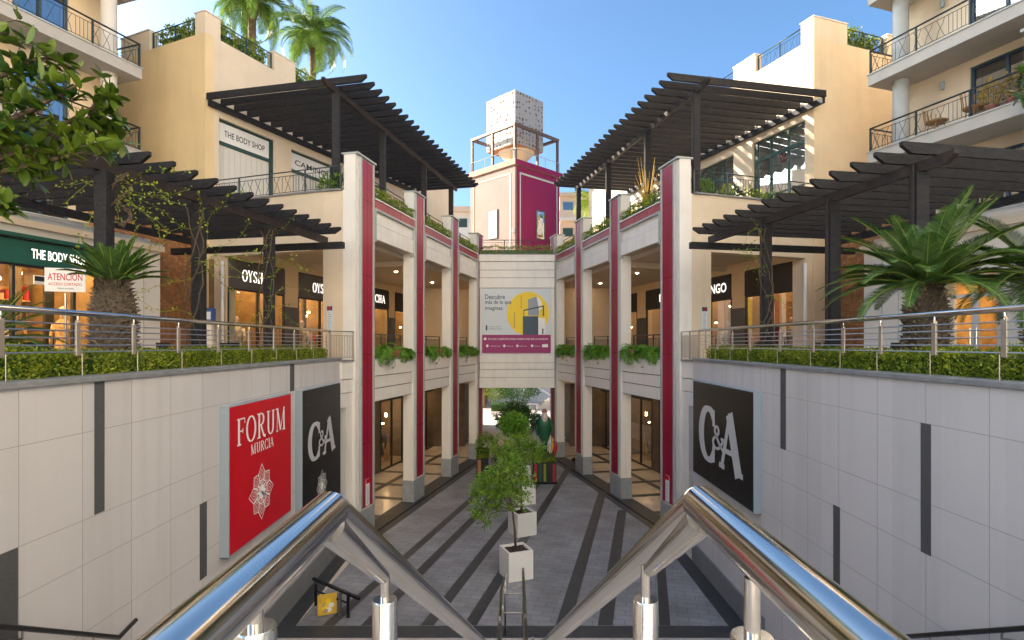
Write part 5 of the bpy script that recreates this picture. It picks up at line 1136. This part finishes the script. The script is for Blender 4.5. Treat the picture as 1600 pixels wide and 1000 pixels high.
# yellow board and low rail at the foot of the left wall
t = thing('stairwell_railing', 'low dark railing at the foot of the left wall in the court', 'railing', (-3.7, 11.9, GZ))
b = MB(); b.bar((-4.28, 12.25, GZ+.56), (-3.1, 11.55, GZ+.44), .06, .05, 'steel_black'); b.build('top_rail', t)
for x, y, m_ in ((-4.2, 12.2, 'steel_black'), (-3.55, 11.75, 'steel_dull'), (-3.35, 11.65, 'steel_black')): b = MB(); b.box(x-.03, x+.03, y-.03, y+.03, GZ, GZ+.46, m_); b.build('post', t)
b = MB(); b.bar((-4.2, 12.15, GZ+.34), (-3.35, 11.65, GZ+.3), .03, .03, 'steel_black'); b.build('mid_rail', t)
t = thing('yellow_board', 'yellow and white printed board behind the low dark railing', 'board', (-3.85, 12.35, GZ)); b = MB(); nn = Vector((.45, -.89, 0)); rt_ = Vector((.89, .45, 0)); c = Vector((-3.82, 11.75, GZ+.03))
b.hexa([c+rt_*x+Vector((0, 0, z))+nn*y for y in (0, .03) for x, z in ((-.19, 0), (.19, 0), (.19, .42), (-.19, .42))], 'cloth_yellow'); b.build('board', t)
b = MB(); rnd = random.Random(3)
for k in range(9): cc = c+rt_*rnd.uniform(-.1, .1)+Vector((0, 0, rnd.uniform(.08, .3)))+nn*(.031+.0008*k); b.face([cc+rt_*.06*math.cos(a)+Vector((0, 0, .05*math.sin(a))) for a in (0, 1, 2.1, 3.2, 4.2, 5.2)], rnd.choice(['white', 'white', 'cloth_tan', 'yellow']))
b.build('print', t, recalc=False)
# ================================================================ FERNS and pots on the sills
def fern(p, r, seed, lab, hang=.5):
    t = thing('fern', lab, 'fern', p, 'ferns on the sills between the piers'); rnd = random.Random(seed); b = MB()
    for k in range(64):
        az = rnd.uniform(0, 6.283); el = rnd.uniform(.1, 1.35); frond(b, (p[0], p[1], p[2]+.12), az, el, r*rnd.uniform(.75, 1.2), rnd.uniform(1.2, 2.2), 13, r*.30, 'leaf_fern', 'leaf_fern', lw=.028, r0=.004, start=.08)
    b.build('foliage', t, recalc=False); return t
FE = {'left': [(.24, .66), (.72, .48), (.93, .42)], 'right': [(.2, .54), (.5, .58), (.80, .64)]}
for s, fr in ARC.items():
    for i in range(3):
        u0 = PU[i]+(1.1 if i == 0 else .95); u1 = PU[i+1]; L = u1-u0
        for k, (f, r) in enumerate(FE[s]): fern(tuple(fr.p(u0+L*f*.96, -.14, -.44)), r, i*7+k, 'green fern in the %s bay of the %s arcade, %s of three on the sill' % (BN[i], s, ('nearest', 'middle', 'farthest')[k]))
        t = thing('terracotta_pot', 'low brick-red pot among the ferns in the %s %s bay' % (BN[i], s), 'pot', fr.p(u0+L*.53, -.12, -.44), 'brick-red pots on the sills'); b = MB()
        c = fr.p(u0+L*(.53 if s == 'left' else .66), -.1, -.44); b.lathe(c, [(.13, 0), (.2, .06), (.22, .2), (.24, .21), (.24, .26), (.2, .26), (.19, .2)], 'terracotta', 16); b.build('bowl', t, auto=True)
        t = thing('security_camera', 'small dome camera under the ferns on the %s %s sill' % (BN[i], s), 'camera', fr.p(u0+L*.4, 0, -.6), 'small cameras on the sill panels'); b = MB(); c = fr.p(u0+L*.42, .03, -.72); b.box(c.x-.03, c.x+.03, c.y-.06, c.y+.04, c.z-.03, c.z+.03, 'far_white'); b.build('housing', t); b = MB(); b.lathe((c.x, c.y, c.z-.06), [(.01, 0), (.03, .012), (.034, .028)], 'black_soft', 10); b.build('lens', t)
# ================================================================ CYCADS
def cycad(p, rt_, ht, L, nf, lab, seed, elr=(.05, 1.35), ll=.20, dens=42, bark='cycad_bark', dr=(.35, .75), lw=.017):
    t = thing('cycad', lab, 'palm', p, 'cycads on the terraces'); rnd = random.Random(seed); x, y, z = p; b = MB()
    prof = [(rt_*.8, 0), (rt_, ht*.15), (rt_*1.0, ht*.5), (rt_*1.02, ht*.72), (rt_*.86, ht*.88), (rt_*.55, ht)]
    b.lathe(p, prof, bark, 22)
    nr = int(ht/.055)
    for j in range(nr):
        zz = ht*(j+.5)/nr; f = zz/ht; rr = rt_*(1 if f < .72 else 1-(f-.72)*1.35)
        for k in range(24):
            a = 6.283*(k+.5*(j % 2))/24+rnd.uniform(-.06, .06); q = Vector((x+rr*.93*math.cos(a), y+rr*.93*math.sin(a), z+zz)); o = Vector((math.cos(a), math.sin(a), 0)); s_ = Vector((-math.sin(a), math.cos(a), 0)); l_ = rnd.uniform(.05, .10); w_ = rnd.uniform(.022, .04)
            tip = q+o*l_+Vector((0, 0, l_*rnd.uniform(.3, 1.0))); n = len(b.v)
            b.v += [tuple(q-s_*w_), tuple(q+s_*w_), tuple(q+Vector((0, 0, w_*1.7))), tuple(tip)]; mi = b.mid(bark)
            for f_ in ((0, 1, 3), (1, 2, 3), (2, 0, 3)): b.f.append(tuple(n+i for i in f_)); b.mi.append(mi)
    b.build('trunk', t, recalc=False); b = MB()
    for k in range(nf):
        az = k*2.39996+rnd.uniform(-.15, .15); f = k/nf; el = elr[1]-(elr[1]-elr[0])*f**.8+rnd.uniform(-.08, .08)
        frond(b, (x+.08*math.cos(az), y+.08*math.sin(az), z+ht-.04), az, el, L*rnd.uniform(.85, 1.1), dr[0]+dr[1]*f, dens, ll, 'leaf_cycad', 'rachis', lw=lw, vv=.35, r0=.014, start=.1)
    b.build('crown', t, recalc=False); return t
cycad((-5.95, 8.5, TZ), .29, 1.75, .68, 40, 'stout cycad with a short upright crown beside the left pergola post', 4, (.42, 1.35), .15, 44, dr=(.15, .3), lw=.02)
cycad((5.93, 8.15, TZ), .27, 1.68, 1.30, 62, 'big cycad with a wide arching crown on the right terrace', 9, (.08, 1.4), .24, 66, dr=(.3, .45), lw=.014)
cycad((7.25, 7.7, TZ), .25, 1.75, 1.30, 34, 'cycad reaching in from the right edge of the picture', 12, (-.1, 1.2), .24, 60, dr=(.4, .6), lw=.016)
cycad((-8.6, 9.2, TZ), .22, .85, 1.15, 34, 'low cycad in front of the green-fascia shop window', 15, (-.1, 1.2), .2, 40)
# ================================================================ TALL PALMS
def palm(p, ht, r, L, nf, lab, seed, ll=.45, m='leaf_palm', dens=36, grp='tall palms on the roofs'):
    t = thing('palm_tree', lab, 'palm', p, grp); rnd = random.Random(seed); x, y, z = p; b = MB(); n = int(ht/.12); prof = []
    for k in range(n): q = ht*k/n; prof += [(r*(1.0+.10*(k % 2))*(1-.12*q/ht), q)]
    prof += [(r*1.25, ht-.3), (r*1.3, ht), (r*.6, ht+.25)]; b.lathe(p, prof, 'palm_bark', 12)
    for k in range(30): a = rnd.uniform(0, 6.28); b.bar((x+r*math.cos(a), y+r*math.sin(a), z+ht-rnd.uniform(.1, .8)), (x+r*2.0*math.cos(a), y+r*2.0*math.sin(a), z+ht+rnd.uniform(-.3, .3)), .05, .02, 'palm_bark')
    b.build('trunk', t, recalc=False); b = MB()
    for k in range(nf):
        az = k*2.39996+rnd.uniform(-.2, .2); f = k/nf; el = 1.35-1.75*f+rnd.uniform(-.1, .1)
        frond(b, (x, y, z+ht+.1), az, el, L*rnd.uniform(.85, 1.1), 1.0+.7*rnd.random(), dens, ll, m, 'leaf_palm', lw=.045, vv=.05, r0=.03, start=.15)
    b.build('crown', t, recalc=False); return t
palm((-9.45, 27, TOP), 4.9, .15, 2.35, 40, 'tall palm with a full crown rising above the left pergola', 3)
palm((-11.1, 24.3, TOP), 4.9, .17, 2.3, 38, 'tall palm cut by the top of the picture above the left block', 6)
palm((7.9, 52, 2.0), 10.6, .3, 3.2, 30, 'sunlit yellow-green palm seen between the right pergola posts', 8, ll=.8, m='leaf_yellow')
# ================================================================ BIG-LEAVED TREE top left, sprigs top right
def big_leaf_tree(base, lab, brs, ll, seed, extra=1.0):
    t = thing('broadleaf_tree', lab, 'tree', base, 'broad-leaved trees beside the stairs'); rnd = random.Random(seed); tb = MB(); lb = MB()
    tb.tube([base, (base[0], base[1], base[2]+1.6), (base[0]+.05, base[1]+.1, brs[0][0][0][2])], [.12, .10, .08], 'bark', 10)
    for path, nl in brs:
        P = [Vector(q) for q in path]; tb.tube(P, [.035*(1-.75*i/(len(P)-1)) for i in range(len(P))], 'bark', 6)
        for k in range(nl):
            f = rnd.uniform(.12, 1)*(len(P)-1); i = min(len(P)-2, int(f)); q = P[i].lerp(P[i+1], f-i)+rv()*rnd.uniform(.0, .20)*extra; ax = ((P[i+1]-P[i]).normalized()+rv()*.8).normalized()
            tb.tube([q-ax*.1, q], .004, 'bark', 3, False)
            for j in range(rnd.randint(4, 7)):
                a = j*2.4+rnd.random(); s1 = ax.cross(Vector((.1, .2, 1))).normalized(); s2 = ax.cross(s1); d = (s1*math.cos(a)+s2*math.sin(a)+ax*rnd.uniform(.3, 1.0)+Vector((0, 0, -.15))).normalized()
                l_ = ll*rnd.uniform(.7, 1.2); nr = (ax*.7+Vector((0, 0, .8))+rv()*.35); leaf(lb, q+ax*rnd.uniform(-.05, .03), d, l_, l_*.46, 'leaf_magnolia', nrm=nr.cross(d) if False else (nr if abs(nr.normalized().dot(d)) < .95 else rv()), fold=.008)
    tb.build('trunk', t, recalc=False); lb.build('crown', t, smooth=True, recalc=False); return t
Y0 = 5.4
def q_(px_, py_, Y): return ((px_-800)/889*Y, Y, (538-py_)/889*Y)
big_leaf_tree((-6.0, 5.2, TZ), 'large broad-leaved tree leaning in over the left pergola', [
    ([q_(-190, 330, 5.2), q_(-80, 280, 5.1), q_(20, 240, 5.2), q_(90, 200, 5.3), q_(150, 165, 5.4), q_(172, 145, 5.4)], 34),
    ([q_(-190, 330, 5.2), q_(-90, 200, 5.2), q_(-20, 130, 5.2), q_(50, 95, 5.3), q_(100, 85, 5.4)], 38),
    ([q_(-190, 330, 5.2), q_(-90, 150, 5.2), q_(-40, 70, 5.3), q_(10, 50, 5.4)], 30),
    ([q_(-190, 330, 5.2), q_(-90, 300, 5.0), q_(0, 270, 5.1), q_(80, 250, 5.2), q_(140, 235, 5.3), q_(178, 225, 5.3)], 36),
    ([q_(-190, 330, 5.2), q_(-60, 220, 5.0), q_(30, 180, 5.0), q_(90, 150, 5.1), q_(125, 130, 5.1)], 34),
    ([q_(-190, 330, 5.2), q_(-60, 330, 5.0), q_(-20, 325, 5.0), q_(0, 318, 5.0)], 9),
    ([q_(-100, 290, 5.3), q_(20, 215, 5.6), q_(80, 215, 5.6), q_(150, 190, 5.6), q_(170, 205, 5.6)], 40)], .17, 2)
big_leaf_tree((6.2, 5.1, TZ), 'broad-leaved tree with only a few twigs reaching in at the top right', [
    ([q_(1800, 300, 5.1), q_(1700, 190, 5.0), q_(1620, 120, 5.0), q_(1600, 112, 5.0)], 5), ([q_(1800, 300, 5.1), q_(1680, 165, 5.1), q_(1605, 150, 5.0), q_(1592, 154, 5.0)], 4)], .13, 5, .3)
# ================================================================ VINES on the pergola posts
def vine(x, y, z0, z1, lab, seed, nl=140, spread=.3):
    t = thing('climbing_vine', lab, 'vine', (x, y, z0), 'vines climbing the pergola posts'); rnd = random.Random(seed); b = MB()
    for s_ in range(3):
        pts = []; a = rnd.uniform(0, 6.3)
        for k in range(22): f = k/21; pts.append((x+.15*math.cos(a+f*7)+rnd.uniform(-.03, .03), y-.14+.1*math.sin(a+f*7), z0+(z1-z0)*f))
        b.tube(pts, .014, 'bark', 5, False)
    lf = MB()
    for k in range(12):
        zz = rnd.uniform(z0+(z1-z0)*.35, z1); a = rnd.uniform(0, 6.28); P = [Vector((x, y-.12, zz))]
        d = Vector((math.cos(a), math.sin(a)*.5, rnd.uniform(-.2, .5)))
        for j in range(6): P.append(P[-1]+d*spread*.22); d = (d+rv()*.5+Vector((0, 0, -.12))).normalized()
        b.tube(P, .004, 'leaf_hedge', 3, False)
        for q in P[1:]:
            for _ in range(max(1, nl//72)): leaf(lf, q+rv()*.05, rv(), .055, .035, 'leaf_yellow')
    b.build('stems', t, recalc=False); lf.build('foliage', t, recalc=False)
vine(-6.04, 10.95, TZ, 2.6, 'leafy vine climbing the middle post of the left pergola', 1, 300, 1.1); vine(-5.58, 13.05, TZ, 2.6, 'thin vine on the far post of the left pergola', 2, 220, .9)
vine(5.72, 12.95, TZ, 2.6, 'nearly bare vine on the far post of the right pergola', 3, 80, .5)
vine(-6.3, 9.3, 1.9, 2.75, 'small leafy vine hanging under the beam of the left pergola', 4, 420, .8)
# ================================================================ TERRACE FURNITURE AND SMALL THINGS
def table(p, lab, r=.35, h=.72):
    t = thing('cafe_table', lab, 'table', p, 'round cafe tables on the terraces'); x, y, z = p
    b = MB(); b.lathe((x, y, z+h-.03), [(r, 0), (r, .03)], 'sign_side', 24); b.build('table_top', t, auto=True); b = MB(); b.lathe(p, [(.2, 0), (.2, .02), (.03, .04), (.03, h-.03)], 'steel_dull', 14); b.build('leg', t, auto=True)
def chair(p, rz, lab):
    t = thing('cafe_chair', lab, 'chair', p, 'dark cafe chairs on the terraces'); x, y, z = p; c, s_ = math.cos(rz), math.sin(rz); W_ = lambda a, b_, zz: (x+a*c-b_*s_, y+a*s_+b_*c, z+zz)
    b = MB(); b.hexa([W_(-.2, -.2, .43), W_(.2, -.2, .43), W_(.2, .2, .43), W_(-.2, .2, .43), W_(-.2, -.2, .46), W_(.2, -.2, .46), W_(.2, .2, .46), W_(-.2, .2, .46)], 'black_soft'); b.build('seat', t)
    b = MB(); b.hexa([W_(-.2, .17, .6), W_(.2, .17, .6), W_(.2, .2, .6), W_(-.2, .2, .6), W_(-.2, .2, .84), W_(.2, .2, .84), W_(.2, .23, .84), W_(-.2, .23, .84)], 'black_soft'); b.build('backrest', t)
    for a, b_ in ((-.18, -.18), (.18, -.18), (.18, .18), (-.18, .18)): b = MB(); b.tube([W_(a, b_, 0), W_(a, b_, .43 if b_ < 0 else .62)], .012, 'steel_black', 5); b.build('leg', t)
for k, (x, y, s) in enumerate(((-7.9, 10.3, 'left'), (-7.3, 13.2, 'left'), (-6.6, 14.6, 'left'), (7.6, 12.4, 'right'), (6.9, 14.3, 'right'))):
    table((x, y, TZ), 'round grey cafe table on the %s terrace, %s' % (s, ('before the green-fascia shop', 'beside the brick wall', 'before the lettered shop window', 'before the brick wall', 'before the dark shop boards')[k]))
    chair((x+.6, y+.1, TZ), R(-100), 'dark cafe chair right of the table %s' % ('before the green-fascia shop', 'by the left brick wall', 'before the lettered window', 'by the right brick wall', 'before the dark boards')[k]); chair((x-.55, y-.1, TZ), R(80), 'dark cafe chair left of the table %s' % ('before the green-fascia shop', 'by the left brick wall', 'before the lettered window', 'by the right brick wall', 'before the dark boards')[k])
c = Vector((-8.75, 11.15, TZ)); t = thing('notice_stand', 'white notice with red writing on a thin pole before the green-fascia shop', 'sign', c)
b = MB(); b.tube([c, c+Vector((0, 0, 1.8))], .02, 'steel_dull', 8); b.build('pole', t); nn = Vector((.35, -.94, 0)); rt_ = Vector((.94, .35, 0)); c2 = c+Vector((0, 0, 1.83))
b = MB(); b.hexa([c2+rt_*x+Vector((0, 0, z))+nn*y for y in (0, .02) for x, z in ((-.33, 0), (.33, 0), (.33, .46), (-.33, .46))], 'white'); b.build('board', t)
b = MB(); put_text(b, 'ATENCIÓN', c2+rt_*-.28+nn*.022+Vector((0, 0, .22)), rt_, (0, 0, 1), .56, .17, 'red'); put_text(b, 'ACCESO CORTADO', c2+rt_*-.27+nn*.022+Vector((0, 0, .12)), rt_, (0, 0, 1), .54, .055, 'red'); put_text(b, 'Perdonen las molestias', c2+rt_*-.12+nn*.022+Vector((0, 0, .05)), rt_, (0, 0, 1), .26, .03, 'black_soft'); b.build('lettering', t, recalc=False)
for s, (x, y) in (('left', (-7.9, 14.9)), ('right', (8.6, 15.2))):
    t = thing('parking_meter', 'slim blue-topped ticket post on the %s terrace' % s, 'post', (x, y, TZ), 'blue-topped posts on the terraces'); b = MB(); b.box(x-.07, x+.07, y-.07, y+.07, TZ, TZ+1.35, 'far_white'); b.build('body', t, bevel=.01); b = MB(); b.box(x-.1, x+.1, y-.1, y+.1, TZ+1.352, TZ+1.75, 'blue_paint'); b.build('head', t, bevel=.02); b = MB(); b.box(x-.06, x+.06, y-.106, y-.101, TZ+1.45, TZ+1.65, 'sky_blue'); b.build('screen', t)
